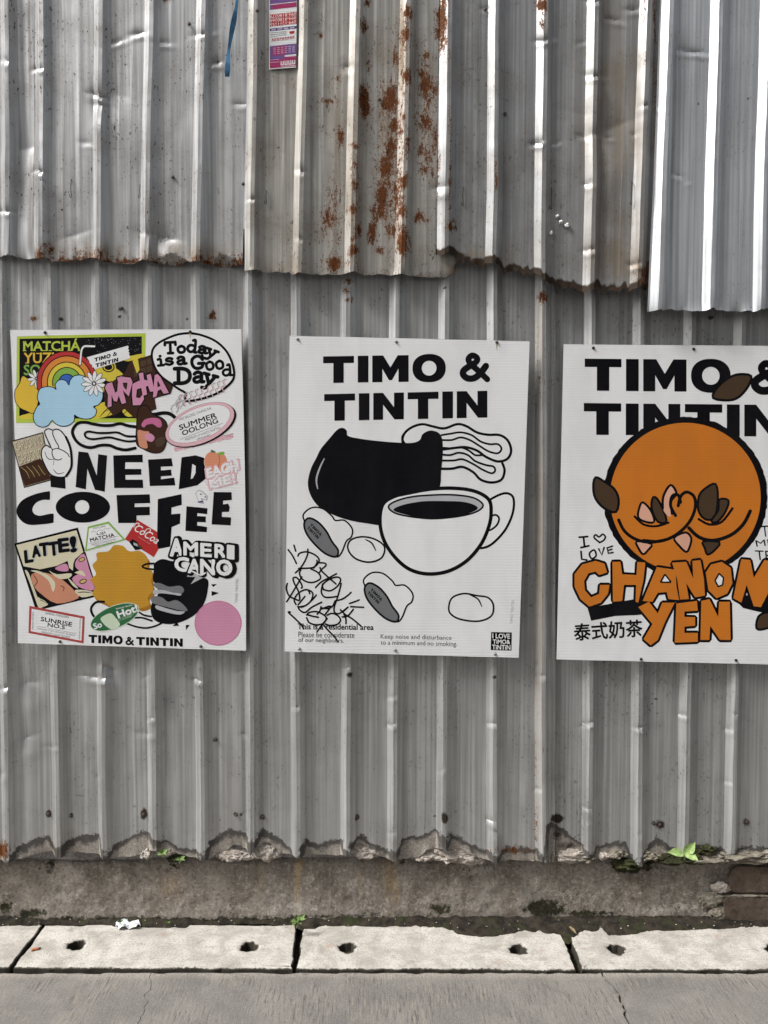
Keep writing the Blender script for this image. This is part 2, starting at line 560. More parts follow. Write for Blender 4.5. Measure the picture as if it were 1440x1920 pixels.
PX0, PX1 = -3.6, 3.6
PY = 0.028
z_top = P(720, 1611, PY)[2]
cols = 900
rows_face, rows_top = 34, 14
xs = np.linspace(PX0, PX1, cols)
vv = np.linspace(0, 1, rows_face)
ZZ, XX = np.meshgrid(-0.03 + (z_top + 0.03) * vv, xs, indexing='ij')
YY = np.full_like(XX, PY)
Xt = np.tile(xs, (rows_top, 1))
tt = np.linspace(0.02, 1, rows_top)[:, None]
Yt = PY + 0.12 * tt + 0 * Xt
Zt = z_top + 0 * Xt + 0.012 * tt
X_, Y_, Z_ = np.vstack([XX, Xt]), np.vstack([YY, Yt]), np.vstack([ZZ, Zt])
isface = np.vstack([np.ones_like(XX), np.zeros_like(Xt)])
rough1 = fbm(X_ * 9, Z_ * 9 + Y_ * 9, 4, 4) - 0.5
rough2 = fbm(X_ * 45, Z_ * 45 + Y_ * 45, 9, 4) - 0.5
Y_ = Y_ - isface * (rough1 * 0.010 + rough2 * 0.008)
top_w = np.clip((Z_ - z_top + 0.02) / 0.02, 0, 1)
Y_ = Y_ + isface * top_w ** 2 * 0.010
Z_ = Z_ + top_w * (rough1 * 0.022 + rough2 * 0.012)
foot = np.clip((0.05 - Z_) / 0.05, 0, 1) * isface
Y_ = Y_ - foot * 0.012 * fbm(X_ * 12, Z_ * 3, 31, 3)
ppx, ppy = project(X_, Y_, Z_)
def spots(px, py, lst):
    s = np.zeros_like(px)
    for it in lst:
        cx, cy, rx, ry = it[:4]
        a = it[4] if len(it) > 4 else 1.0
        s = np.maximum(s, a * np.exp(-((px - cx) / rx) ** 2 - ((py - cy) / ry) ** 2))
    return s
pale = spots(ppx, ppy, [(125, 1683, 35, 16, .8), (440, 1700, 45, 14, .7), (560, 1698, 55, 14, .75), (800, 1690, 45, 12, .7), (860, 1690, 40, 25, .6),
     (1080, 1640, 60, 30, .55), (1075, 1680, 90, 22, .6), (1240, 1705, 60, 16, .75), (1290, 1700, 60, 12, .8), (1330, 1675, 30, 16, .8), (1310, 1660, 14, 40, .6),
     (890, 1630, 60, 20, .7), (580, 1660, 14, 45, .5), (400, 1680, 40, 30, .45), (690, 1660, 80, 40, .35), (1345, 1695, 22, 22, .7), (100, 1640, 40, 20, .3)])
moss = spots(ppx, ppy, [(95, 1625, 30, 22, .6), (10, 1700, 18, 22, .7), (310, 1625, 50, 14, .45), (1180, 1625, 50, 14, .95), (1020, 1705, 45, 20, .9), (1100, 1712, 80, 9, .7),
     (830, 1705, 40, 16, .6), (700, 1716, 60, 9, .5), (900, 1620, 40, 10, .4), (1250, 1610, 60, 10, .8), (1320, 1600, 40, 9, .6), (760, 1618, 30, 10, .5), (1015, 1650, 18, 40, .35), (60, 1712, 30, 10, .8), (600, 1718, 200, 5, .6), (1200, 1722, 300, 6, .8)])
och = spots(ppx, ppy, [(557, 1645, 5, 42, .95), (560, 1620, 9, 14, .8), (730, 1640, 11, 45, .6), (742, 1670, 7, 30, .5), (675, 1650, 4, 40, .3), (490, 1640, 7, 40, .3), (320, 1660, 20, 30, .3)])
near = np.clip((0.03 - Z_) / 0.03, 0, 1) * isface
moss = np.maximum(moss, near * 0.75)
plinth = empty('plinth_wall', (0, 0.05, -0.03))
tag(plinth, 'low weathered plaster plinth wall under the corrugated metal, stained and mossy', 'wall')
V = np.stack([X_, Y_ - 0.05, Z_ + 0.03], -1)
me = np_mesh('plaster', V, grid_faces(*X_.shape))
add_attr(me, 'pale', pale * 1.1); add_attr(me, 'moss', moss * 1.2); add_attr(me, 'ochre', och)
me.polygons.foreach_set('use_smooth', [True] * len(me.polygons))
link('plaster', me, plinth, [M_plinth])

def lump(name, px, py, wpx, hpx, dpt, mat, parent, seed, Y=-0.004, origin=(0, 0, 0), sub=4):
    """rough flattened boulder of mortar"""
    bmx = bmesh.new()
    bmesh.ops.create_icosphere(bmx, subdivisions=sub, radius=1)
    c = P(px, py, Y)
    s = (D + Y) / F
    for v in bmx.verts:
        d = v.co.copy()
        k = 1 + 1.1 * (float(fbm(np.array(d.x * 2 + d.y + seed), np.array(d.z * 2 - d.y * 1.3 + seed), seed, 4)) - 0.5)
        k2 = 1 + 0.55 * (float(fbm(np.array(d.x * 6 + seed), np.array(d.z * 6 + d.y * 5), seed + 3, 4)) - 0.5)
        v.co = Vector((c[0] + d.x * k * k2 * wpx * 0.9 * s / 2 - origin[0], c[1] + d.y * k * k2 * dpt - origin[1], c[2] + d.z * k * k2 * hpx * 0.72 * s / 2 - origin[2]))
    me = bpy.data.meshes.new(name)
    bmx.to_mesh(me); bmx.free()
    return link(name, me, parent, [mat])
def mortar_mat(name, a, b, mossy=0.2):
    k = NT(name)
    v = k.noise(k.pos(), 30, 6, 0.7); g = k.noise(k.pos(), 200, 4, 0.7)
    c = k.mix(k.smooth(v, 0.35, 0.65), a, b)
    c = k.mix(k.math('MULTIPLY', k.smooth(g, 0.56, 0.68), 0.5), c, (0.16, 0.13, 0.10))
    c = k.mix(k.math('MULTIPLY', k.smooth(k.noise(k.pos((1, 1, 1), (7, 7, 7)), 25, 4, .6), 0.6, 0.7), mossy), c, (0.03, 0.03, 0.015))
    nb = k.bump(v, 1.0, 0.008); nb = k.bump(g, 1.0, 0.004, nb)
    return k.done(c, 0.95, 0, nb, 0.2)
M_mortar = mortar_mat('pale_mortar', (0.33, 0.285, 0.245), (0.50, 0.455, 0.41), 0.4)
M_dirtym = mortar_mat('dirty_mortar', (0.13, 0.115, 0.09), (0.30, 0.27, 0.22), 0.9)
M_mossl = mortar_mat('moss_clump', (0.02, 0.022, 0.010), (0.055, 0.055, 0.022), 0.4)
po = (0, 0.05, -0.03)
for i, (x, y, w, h) in enumerate([(435, 1603, 76, 34), (500, 1596, 52, 46), (682, 1596, 60, 40), (845, 1602, 100, 44), (880, 1606, 70, 34), (1075, 1604, 70, 34), (275, 1598, 30, 30), (1130, 1604, 22, 20), (310, 1594, 34, 28), (1155, 1600, 44, 26), (1035, 1606, 26, 34), (800, 1606, 40, 22)]):
    lump('mortar_lump', x, y, w, h, 0.016, M_mortar if i not in (9, 10) else M_dirtym, plinth, 5 + i, 0.009, po)
for i, (x, y, w, h, m) in enumerate([(1340, 1606, 110, 34, 1), (1415, 1602, 130, 36, 1), (1245, 1606, 90, 36, 0), (1300, 1608, 50, 34, 0), (1185, 1618, 70, 30, 0), (1215, 1600, 60, 34, 1), (1500, 1603, 120, 34, 1), (1320, 1590, 40, 26, 0), (330, 1608, 30, 16, 0), (1100, 1606, 50, 16, 1)]):
    lump('mortar_lump' if m else 'moss_clump', x, y, w, h, 0.026, M_dirtym if m else M_mossl, plinth, 40 + i, 0.020, po)

# exposed bricks where the plaster has come off, right end
M_brick = mortar_mat('old_brick', (0.07, 0.052, 0.041), (0.12, 0.09, 0.07), 0.6)
def rounded_block(name, x0, y0, x1, y1, r, Yf, thick, mat, parent, origin, seed):
    pts = []
    for (cx, cy, a0) in ((x1 - r, y0 + r, -90), (x1 - r, y1 - r, 0), (x0 + r, y1 - r, 90), (x0 + r, y0 + r, 180)):
        for i in range(6):
            a = math.radians(a0 + 18 * i)
            pts.append((cx + r * math.cos(a), cy + r * math.sin(a)))
    V, n = [], len(pts)
    mx, my = (x0 + x1) / 2, (y0 + y1) / 2
    for lev, (sh, Yv) in enumerate(((1.0, Yf + thick), (1.0, Yf + 0.004), (0.97, Yf), )):
        for i, (x, y) in enumerate(pts):
            j = 1.5 * math.sin(i * 2.3 + seed)
            V.append(P(mx + (x - mx) * sh + j * 0.6, my + (y - my) * (sh if lev < 2 else 0.90) + j * 0.4, Yv))
    Fc = []
    for l in range(2):
        for i in range(n):
            j = (i + 1) % n
            Fc.append((l * n + i, l * n + j, (l + 1) * n + j, (l + 1) * n + i))
    Fc.append(tuple(2 * n + i for i in range(n)))
    return meshobj(name, V, Fc, mat, parent, origin=origin)
rounded_block('brick', 1366, 1623, 1500, 1675, 20, 0.014, 0.03, M_brick, plinth, po, 1)
rounded_block('brick', 1356, 1682, 1505, 1732, 7, 0.014, 0.03, M_brick, plinth, po, 2)
rounded_block('brick', 1515, 1630, 1640, 1678, 8, 0.016, 0.03, M_brick, plinth, po, 3)
for i, (x, y, w, h) in enumerate([(1352, 1664, 44, 30), (1330, 1688, 50, 36), (1346, 1712, 34, 36), (1400, 1679, 90, 7), (1470, 1679, 80, 7)]):
    lump('mortar_lump', x, y, w, h, 0.008, M_dirtym if i else M_mortar, plinth, 71 + i, 0.020, po)

# damp soil and moss between plinth and slabs
edge = [(-900, 1737), (0, 1738), (60, 1735), (85, 1732), (200, 1734), (215, 1739), (300, 1741), (350, 1742), (362, 1734), (480, 1731), (545, 1734), (565, 1742), (590, 1744), (610, 1738), (740, 1740), (835, 1741), (858, 1754), (900, 1759), (935, 1757), (965, 1752), (985, 1749), (1040, 1755), (1066, 1770), (1085, 1752), (1130, 1746), (1142, 1757), (1190, 1755), (1215, 1750), (1250, 1747), (1350, 1744), (1440, 1739), (2400, 1738)]
ex = np.array([e[0] for e in edge]); ey = np.array([e[1] for e in edge])
pxs = np.linspace(-900, 2400, 900)
fr = np.array([G(p, float(np.interp(p, ex, ey)), 0.0)[:2] for p in pxs])
nr = 10
SX = np.zeros((nr, 900)); SY = SX.copy(); SZ = SX.copy()
for i in range(nr):
    t = i / (nr - 1)
    SX[i] = fr[:, 0] * (1 + 0.02 * t)
    SY[i] = fr[:, 1] * (1 - t) + 0.05 * t + (0.010 * (fbm(fr[:, 0] * 40, fr[:, 0] * 0, 3, 3) - 0.5) if i == 0 else 0)
    SZ[i] = -0.003 + 0.021 * t ** 0.8 + (0.016 * (fbm(SX[i] * 35, SY[i] * 35, 6, 4) - 0.42) if i else 0)
me = np_mesh('soil', np.stack([SX, SY, SZ], -1), grid_faces(nr, 900))
me.polygons.foreach_set('use_smooth', [True] * len(me.polygons))
o = link('soil', me, None, [M_soil])
o['kind'] = 'stuff'
tag(o, 'dark damp soil and moss in the gap between plinth wall and gutter slabs', 'soil')

# ---------------------------------------------------------------- the house across the lane, behind the photographer, added out of view to shape the lane's light
M_render = plain('pale_house_render', (0.52, 0.51, 0.49), 0.9, 0, 0.2, 3)
M_glassd = plain('dark_window_glass', (0.02, 0.022, 0.025), 0.15, 0, 0.1, 3)
M_frame = plain('white_window_frame', (0.6, 0.6, 0.58), 0.6, 0, 0.1, 8)
hb = (0.0, -4.6, -0.08)
unseen_house = empty('unseen_house', hb)
tag(unseen_house, 'plain pale rendered house, added across the lane to shape light on the metal wall', 'unseen_house')
def box(x0, x1, y0, y1, z0, z1):
    V = [(x, y, z) for z in (z0, z1) for (x, y) in ((x0, y0), (x1, y0), (x1, y1), (x0, y1))]
    return V, [(0, 3, 2, 1), (4, 5, 6, 7), (0, 1, 5, 4), (1, 2, 6, 5), (2, 3, 7, 6), (3, 0, 4, 7)]
meshobj('wall', *box(-4.2, 4.2, -5.0, 0, 0, 5.6), M_render, unseen_house)
meshobj('roof', *box(-4.5, 4.5, -5.3, 0.3, 5.62, 5.78), M_frame, unseen_house)
for fx in (-2.8, 0.0, 2.8):
    for fz in (0.95, 3.6):
        w = meshobj('window', *box(fx - 0.65, fx + 0.65, -0.02, 0.05, fz, fz + 1.3), M_frame, unseen_house)
        for sx in (-1, 1):
            meshobj('pane', *box(fx + sx * 0.31 - 0.26, fx + sx * 0.31 + 0.26, 0.052, 0.062, fz + 0.08, fz + 1.22), M_glassd, w)
# ---------------------------------------------------------------- corrugated metal sheets
RIB_H, RUN, CROWN = 0.017, 0.019, 0.012
RW = 2 * RUN + CROWN

def sheet(label, ribs, yref, left_ext, right_ext, ytop, bottom, Y0, mat, dents=(), rust=(), stain=(), soot=(), damp=None, edge_soot=0.0, seed=0, wob=0.004, inward=(), edge_rust=0.0, step=0.0052):
    zr0, zr1 = P(720, yref[0], Y0)[2], P(720, yref[1], Y0)[2]
    rx0 = [P(a, yref[0], Y0)[0] for a, b in ribs]
    rx1 = [P(b, yref[1], Y0)[0] for a, b in ribs]
    cols = []                                       # (rib index, offset, fraction of the pan, width of the pan or None, depth)
    def pan(i, off, width, last):
        mr = []
        for f in (0.30, 0.66):
            mr += [(f - 0.05, 0), (f - 0.02, -0.0003), (f + 0.02, -0.0003), (f + 0.05, 0)]
        fr = sorted([(x, 0) for x in (0.08, 0.16, 0.48, 0.57, 0.80, 0.88, 0.95)] + mr)
        for f, d in fr:
            cols.append((i, off, f, width, d))
        if last:
            cols.append((i, off, 1.0, width, 0))
    if left_ext > 0:
        cols.append((0, -left_ext, 0.0, left_ext, 0))
        pan(0, -left_ext, left_ext, False)
    for i in range(len(ribs)):
        for off, d in ((0, 0), (RUN * 0.5, -RIB_H * 0.5), (RUN, -RIB_H), (RUN + CROWN * 0.33, -RIB_H), (RUN + CROWN * 0.66, -RIB_H), (RUN + CROWN, -RIB_H), (RUN * 1.5 + CROWN, -RIB_H * 0.5), (RW, 0)):
            cols.append((i, off, 0.0, 0.0, d))
        if i < len(ribs) - 1:
            pan(i, RW, None, False)
    if right_ext > 0:
        pan(len(ribs) - 1, RW, right_ext, True)
    bx = np.array([b[0] for b in bottom], float); by = np.array([b[1] for b in bottom], float)
    zt = P(720, ytop, Y0)[2]
    nrow = int((zt - P(720, float(by.mean()), Y0)[2]) / step)
    t = np.linspace(0, 1, nrow)[:, None]
    nc = len(cols)
    X = np.zeros((nrow, nc)); Yc = np.zeros(nc)
    # first estimate of heights from the column's photo position
    pxc = np.zeros(nc)
    for c, (i, off, f, w, d) in enumerate(cols):
        nx1 = rx1[i + 1] if i + 1 < len(rx1) else rx1[i]
        ww = (nx1 - rx1[i] - RW) if w is None else w
        xx = rx1[i] + off + f * ww
        pxc[c] = 720 + xx * F / (D + Y0) * 0.985
        Yc[c] = d
    zb = np.array([P(p, float(np.interp(p, bx, by)), Y0)[2] for p in pxc])
    rag = (fbm(pxc * 0.15, pxc * 0, seed + 5, 3) - 0.5) * (0.008 + 0.012 * edge_soot)
    zb = zb + rag
    Z = zb[None, :] + (zt - zb[None, :]) * t
    lean = (Z - zr0) / (zr1 - zr0)
    for c, (i, off, f, w, d) in enumerate(cols):
        xi = rx0[i] + (rx1[i] - rx0[i]) * lean[:, c]
        if w is None:
            xn = rx0[i + 1] + (rx1[i + 1] - rx0[i + 1]) * lean[:, c]
            X[:, c] = xi + off + f * (xn - xi - RW)
        else:
            X[:, c] = xi + off + f * w
    # ribs wander a little
    X = X + (fbm(Z * 2.2 + 0 * X, np.round(X * 6.0) * 0 + np.arange(nc)[None, :] // 17 * 3.7, seed, 3) - 0.5) * 0.008
    Y = Y0 + Yc[None, :] + 0 * X
    ribness = np.clip(-Yc / RIB_H, 0, 1)[None, :]
    Y = Y + (fbm(X * 5, Z * 3.0, seed + 2, 3) - 0.5) * wob * 2
    Y = Y + (fbm(X * 26, Z * 7.0, seed + 3, 2) - 0.5) * wob * 0.55
    Y = Y * (1) + ribness * (fbm(X * 3, Z * 14, seed + 8, 3) - 0.5) * 0.004
    px, py = project(X, Y, Z)
    rnd = random.Random(seed)
    for dd in dents:
        cx, cy = dd[0], dd[1]
        rx, ry, dep = (dd[2:] if len(dd) > 2 else (11, 5, 0.008))
        dep *= rnd.uniform(0.35, 0.9)
        rx *= rnd.uniform(0.7, 1.3)
        sk = rnd.uniform(-0.35, 0.35)
        yy = (py - cy - sk * (px - cx)) / ry
        sharp = np.exp(-np.abs(yy) * (1 + 0.6 * (yy > 0)))
        Y = Y + dep * np.exp(-((px - cx) / rx) ** 2) * sharp
        Y = Y - 0.35 * dep * np.exp(-((px - cx - rx * 0.4) / rx) ** 2) * np.exp(-((yy - 2.2) / 0.9) ** 2)
    for (cx, half, cy, hgt, dep) in inward:         # bent-back tongues at the lower edge
        w = np.clip(1 - np.abs(px - cx) / half, 0, 1)
        h = np.clip((py - (cy - hgt * w)) / hgt, 0, 1)
        Y = Y + dep * np.minimum(h, w * 2)
    edge_d = (Z - zb[None, :])                      # metres above the lower edge
    # the lower edge is hand cut: slight flare
    Y = Y + np.exp(-edge_d / 0.02) * (fbm(px * 0.05, px * 0 + 2, seed + 12, 3) - 0.5) * 0.018
    # fold the lower edge back for thickness
    X = np.vstack([X[:1], X]); Z = np.vstack([Z[:1] + 0.0006, Z]); Y = np.vstack([Y[:1] + 0.0025, Y])
    px, py = project(X, Y, Z)
    edge_d = np.vstack([edge_d[:1], edge_d])
    base = (float(X.mean()), Y0, float(zb.min()))
    me = np_mesh('metal', np.stack([X - base[0], Y - base[1], Z - base[2]], -1), grid_faces(*X.shape))
    me.polygons.foreach_set('use_smooth', [True] * len(me.polygons))
    me.set_sharp_from_angle(angle=math.radians(24))
    r = spots(px, py, rust) if rust else 0 * px
    if edge_rust:
        r = np.maximum(r, edge_rust * np.exp(-edge_d / 0.016) * (0.4 + fbm(px * 0.03, py * 0, seed + 4, 3)))
    so = spots(px, py, soot) if soot else 0 * px
    if edge_soot:
        so = np.maximum(so, edge_soot * np.exp(-(edge_d / 0.016) ** 1.3) * (0.55 + 0.9 * fbm(px * 0.035, py * 0, seed + 6, 3)))
    add_attr(me, 'rust', r); add_attr(me, 'soot', so)
    add_attr(me, 'stain', spots(px, py, stain) if stain else 0 * px)
    if damp:
        line = np.interp(px, [q[0] for q in damp], [q[1] for q in damp])
        dv = np.where(py > line - 14, np.clip(0.42 + (py - line) / 26.0, 0, 1.6), 0)
        rb = np.vstack([ribness[:1] + 0 * X[:1], ribness + 0 * X[1:]])
        dv = dv * (1 - 0.6 * np.clip(rb * 1.6, 0, 1)) + 0.25 * np.where(py > line - 14, fbm(px * 0.06, py * 0.06, seed + 9, 3) - 0.5, 0)
        add_attr(me, 'damp', dv)
    root = empty('corrugated_sheet', base)
    tag(root, label, 'metal sheet', 'corrugated sheets of the wall')
    link('metal', me, root, [mat])
    root['y0'] = Y0
    return root

def q6(lst, ox, oy, s):                              # zoomed pixel list -> photo pixels
    out = []
    for it in lst:
        out.append((ox + it[0] / s, oy + it[1] / s) + tuple(v / s for v in it[2:4]) + tuple(it[4:]))
    return out

M_up_left = metal_mat('weathered_zinc_speckled', (0.51, 0.515, 0.52), 0.40, 0.95, 0.60, 0.40, 1.0, 0.6)
M_up_rust = metal_mat('weathered_zinc_rusting', (0.46, 0.45, 0.425), 0.5, 0.8, 0.60, 0.40, 2.0, 0.9)
M_up_dull = metal_mat('weathered_zinc_dull', (0.38, 0.385, 0.39), 0.40, 0.45, 0.60, 0.40, 3.0, 0.7)
M_up_new = metal_mat('newer_zinc', (0.568, 0.587, 0.614), 0.12, 0.25, 0.60, 0.40, 4.0)
M_low_a = metal_mat('lower_zinc', (0.50, 0.505, 0.505), 0.22, 0.45, 0.60, 0.40, 5.0, dampy=True)
M_low_b = metal_mat('lower_zinc_mid', (0.475, 0.48, 0.48), 0.22, 0.45, 0.60, 0.40, 6.0, dampy=True)
M_low_c = metal_mat('lower_zinc_right', (0.46, 0.465, 0.465), 0.24, 0.5, 0.60, 0.40, 7.0, dampy=True)

damp_line = [(-900, 1590), (0, 1588), (30, 1590), (90, 1565), (100, 1582), (150, 1570), (185, 1566), (195, 1594), (250, 1568), (275, 1560), (300, 1572), (345, 1592), (368, 1592), (395, 1578), (430, 1555), (455, 1560), (475, 1570), (495, 1556), (520, 1570), (550, 1597), (565, 1575), (600, 1583), (635, 1573), (650, 1580), (675, 1565), (700, 1585), (725, 1594), (755, 1575), (800, 1565), (815, 1553), (850, 1565), (900, 1592), (920, 1596), (935, 1592), (960, 1590), (1020, 1592), (1024, 1540), (1040, 1545), (1075, 1570), (1100, 1590), (1150, 1580), (1176, 1583), (1184, 1606), (1200, 1606), (1230, 1570), (1262, 1590), (1300, 1588), (1360, 1594), (1440, 1588), (2400, 1590)]
Z6 = lambda l: q6(l, 0, 1220, 2)
Z7 = lambda l: q6(l, 720, 1220, 2)
U4 = lambda l: q6(l, 0, 0, 2)
U5 = lambda l: q6(l, 720, 0, 2)
soot_low = Z6([(182, 610, 16, 18, 1), (267, 618, 10, 14, .9), (540, 612, 17, 26, 1), (535, 570, 10, 40, .5), (505, 585, 22, 12, .5), (885, 615, 12, 12, .9), (905, 615, 9, 10, .8), (985, 625, 12, 14, .9), (973, 575, 8, 36, .6), (1340, 625, 9, 16, .9), (1313, 90, 14, 18, .85), (808, 333, 12, 12, .9), (1115, 212, 16, 14, .6), (85, 572, 22, 5, .6), (38, 605, 6, 6, .7), (515, 440, 10, 26, .45), (1400, 445, 6, 10, .6), (670, 210, 12, 8, .5), (645, 90, 8, 34, .35), (430, 182, 12, 8, .5), (300, 545, 30, 10, .5), (1145, 420, 14, 40, .25), (1255, 680, 8, 40, .45)]) + \
    Z7([(228, 630, 17, 26, 1.0), (190, 620, 8, 9, .8), (1035, 652, 22, 22, .85), (1010, 648, 10, 12, .8), (1030, 700, 22, 50, .45), (1360, 642, 20, 20, .8), (648, 630, 28, 20, 1.1), (645, 690, 34, 40, .6), (690, 730, 60, 30, .6), (415, 100, 9, 10, .8), (1005, 200, 8, 8, .8), (1020, 182, 10, 6, .8), (465, 580, 10, 34, .4), (720, 490, 18, 16, .5), (1365, 262, 14, 10, .5), (475, 455, 24, 5, .5), (45, 100, 8, 5, .7), (1215, 85, 8, 7, .6), (1215, 205, 8, 7, .6), (1025, 235, 8, 5, .6), (570, 50, 12, 30, .5), (1310, 85, 8, 6, .7), (1390, 100, 7, 6, .6)]) + \
    U4([(130, 1195, 16, 12, .8), (455, 1160, 13, 13, .9), (450, 1187, 12, 9, .8), (795, 1185, 12, 18, .9), (702, 1196, 9, 8, .9), (228, 1195, 7, 7, .8), (1300, 1050, 8, 14, .7), (942, 1108, 5, 5, .9), (815, 1205, 6, 24, .5)]) + \
    U5([(1225, 1192, 12, 10, .9), (1290, 1187, 8, 6, .8), (230, 1078, 6, 6, .9), (330, 1050, 14, 14, .35), (360, 1230, 12, 14, .4), (785, 1205, 10, 12, .4)])
dents_low = Z6([(400, 65, 30, 26, .022), (350, 100, 60, 10, .010), (20, 140, 30, 9, .016), (735, 110, 22, 8, .012), (548, 95, 16, 9, .009), (565, 255, 16, 8, .006), (915, 315, 14, 8, .007), (1112, 212, 24, 9, .012), (190, 360, 20, 7, .009), (905, 75, 18, 8, .008), (1300, 65, 14, 10, .007), (110, 120, 60, 40, .012), (90, 330, 60, 30, .010), (650, 180, 60, 60, .008), (370, 470, 14, 10, .006), (745, 585, 12, 10, .006), (540, 310, 40, 10, .006), (8, 460, 12, 14, .006)]) + \
    Z7([(410, 275, 26, 9, .013), (408, 640, 26, 10, .016), (420, 680, 20, 12, .010), (960, 290, 22, 9, .012), (1290, 295, 24, 9, .012), (1320, 240, 14, 8, .008), (1120, 240, 20, 8, .009), (1135, 385, 14, 8, .007), (765, 275, 26, 8, .010), (595, 95, 14, 10, .009), (575, 520, 16, 8, .008), (215, 450, 14, 9, .007), (1285, 490, 18, 9, .007), (28, 280, 22, 9, .011), (30, 175, 16, 8, .007), (30, 685, 18, 12, .009), (960, 690, 14, 10, .007), (760, 590, 40, 8, .007), (755, 640, 16, 8, .007), (660, 470, 60, 60, .012), (330, 450, 60, 90, .010), (785, -10, 10, 8, .005)])
dents_up = U4([(145, 255, 22, 8, .012), (148, 640, 20, 9, .010), (370, 355, 40, 9, .014), (375, 390, 30, 40, .010), (20, 225, 20, 10, .010), (25, 790, 40, 8, .014), (760, 125, 40, 8, .014), (950, 745, 18, 8, .010), (1130, 895, 18, 8, .009), (600, 885, 60, 34, .022), (515, 125, 30, 9, .007), (320, 535, 30, 8, .007), (605, 160, 26, 8, .007), (800, 235, 30, 10, .008), (90, 550, 70, 160, .016), (430, 160, 30, 8, .006), (1135, 640, 20, 10, .010), (1300, 250, 16, 14, .007), (900, 390, 20, 9, .006), (280, 880, 60, 40, .010), (430, 350, 60, 80, .008)]) + \
    U5([(600, 148, 26, 9, .013), (785, 5, 30, 8, .012), (790, 282, 30, 9, .015), (985, 392, 24, 8, .011), (572, 535, 24, 9, .013), (632, 540, 24, 8, .008), (740, 510, 26, 8, .012), (765, 690, 24, 9, .012), (828, 507, 20, 7, .010), (775, 935, 26, 10, .014), (940, 990, 30, 9, .012), (212, 700, 26, 16, .013), (1150, 192, 40, 9, .010), (1098, 655, 30, 9, .010), (1132, 680, 12, 8, .006), (850, 70, 40, 9, .012), (740, 160, 20, 8, .007), (938, 505, 14, 8, .008), (720, 420, 70, 60, .010), (840, 480, 80, 80, .012), (930, 35, 30, 9, .010), (380, 35, 18, 8, .006)])

# lower course
more_l = [(-10 - 93 * k, 3 - 91 * k) for k in range(9, 0, -1)]
more_r = [(1468 + 93 * k, 1450 + 92 * k) for k in range(1, 9)]
bot_low = [(-900, 1606), (0, 1612), (30, 1609), (95, 1596), (100, 1606), (140, 1598), (180, 1600), (195, 1608), (230, 1606), (265, 1602), (285, 1590), (310, 1592), (340, 1602), (375, 1610), (395, 1606), (412, 1596), (440, 1584), (460, 1590), (470, 1602), (482, 1582), (505, 1580), (525, 1599), (560, 1603), (640, 1603), (655, 1595), (672, 1577), (690, 1590), (715, 1606), (740, 1610), (785, 1608), (800, 1592), (830, 1588), (862, 1590), (890, 1604), (930, 1614), (1030, 1614)]
bot_r = [(1000, 1600), (1080, 1596), (1100, 1602), (1170, 1600), (1180, 1614), (1205, 1618), (1212, 1604), (1290, 1602), (1345, 1596), (1365, 1600), (1440, 1590), (2400, 1594)]
sh_low1 = sheet('dented grey corrugated sheet of the lower course behind the NEED COFFEE poster', more_l + [(-10, 3), (82, 100), (171, 185), (268, 277), (359, 367)], (600, 1550), 0.0, 0.105, 430, bot_low, 0.001, M_low_a, dents_low, rust=[(2, 1595, 14, 16, .9), (65, 597, 8, 6, .7), (398, 592, 7, 9, .8)], soot=soot_low, damp=damp_line, seed=101,
                stain=[(440, 1480, 22, 90, .25), (100, 1600, 60, 40, .6)])
sh_low2 = sheet('grey corrugated sheet of the lower course behind the middle poster', [(457, 460), (545, 545), (639, 639), (730, 725), (822, 817), (912, 912), (1002, 1004)], (600, 1550), 0.012, 0.012, 430, bot_low, -0.003, M_low_b, dents_low, rust=[(1012, 700, 3, 90, .35), (1006, 1500, 3, 90, .5), (1019, 557, 7, 12, 1.0), (652, 525, 6, 9, .9), (653, 562, 5, 5, .9), (650, 545, 6, 8, .8), (960, 1594, 34, 6, .6)], soot=soot_low, damp=damp_line, seed=202,
                stain=[(1010, 1100, 9, 500, .75), (1012, 620, 9, 80, .6), (990, 1600, 30, 14, .5)])
sh_low3 = sheet('grey corrugated sheet of the lower course behind the orange poster', [(1094, 1090), (1185, 1182), (1282, 1270), (1375, 1357), (1468, 1450)] + more_r, (600, 1550), 0.11, 0.0, 430, bot_r, 0.010, M_low_c, dents_low, soot=soot_low, damp=damp_line, seed=303)

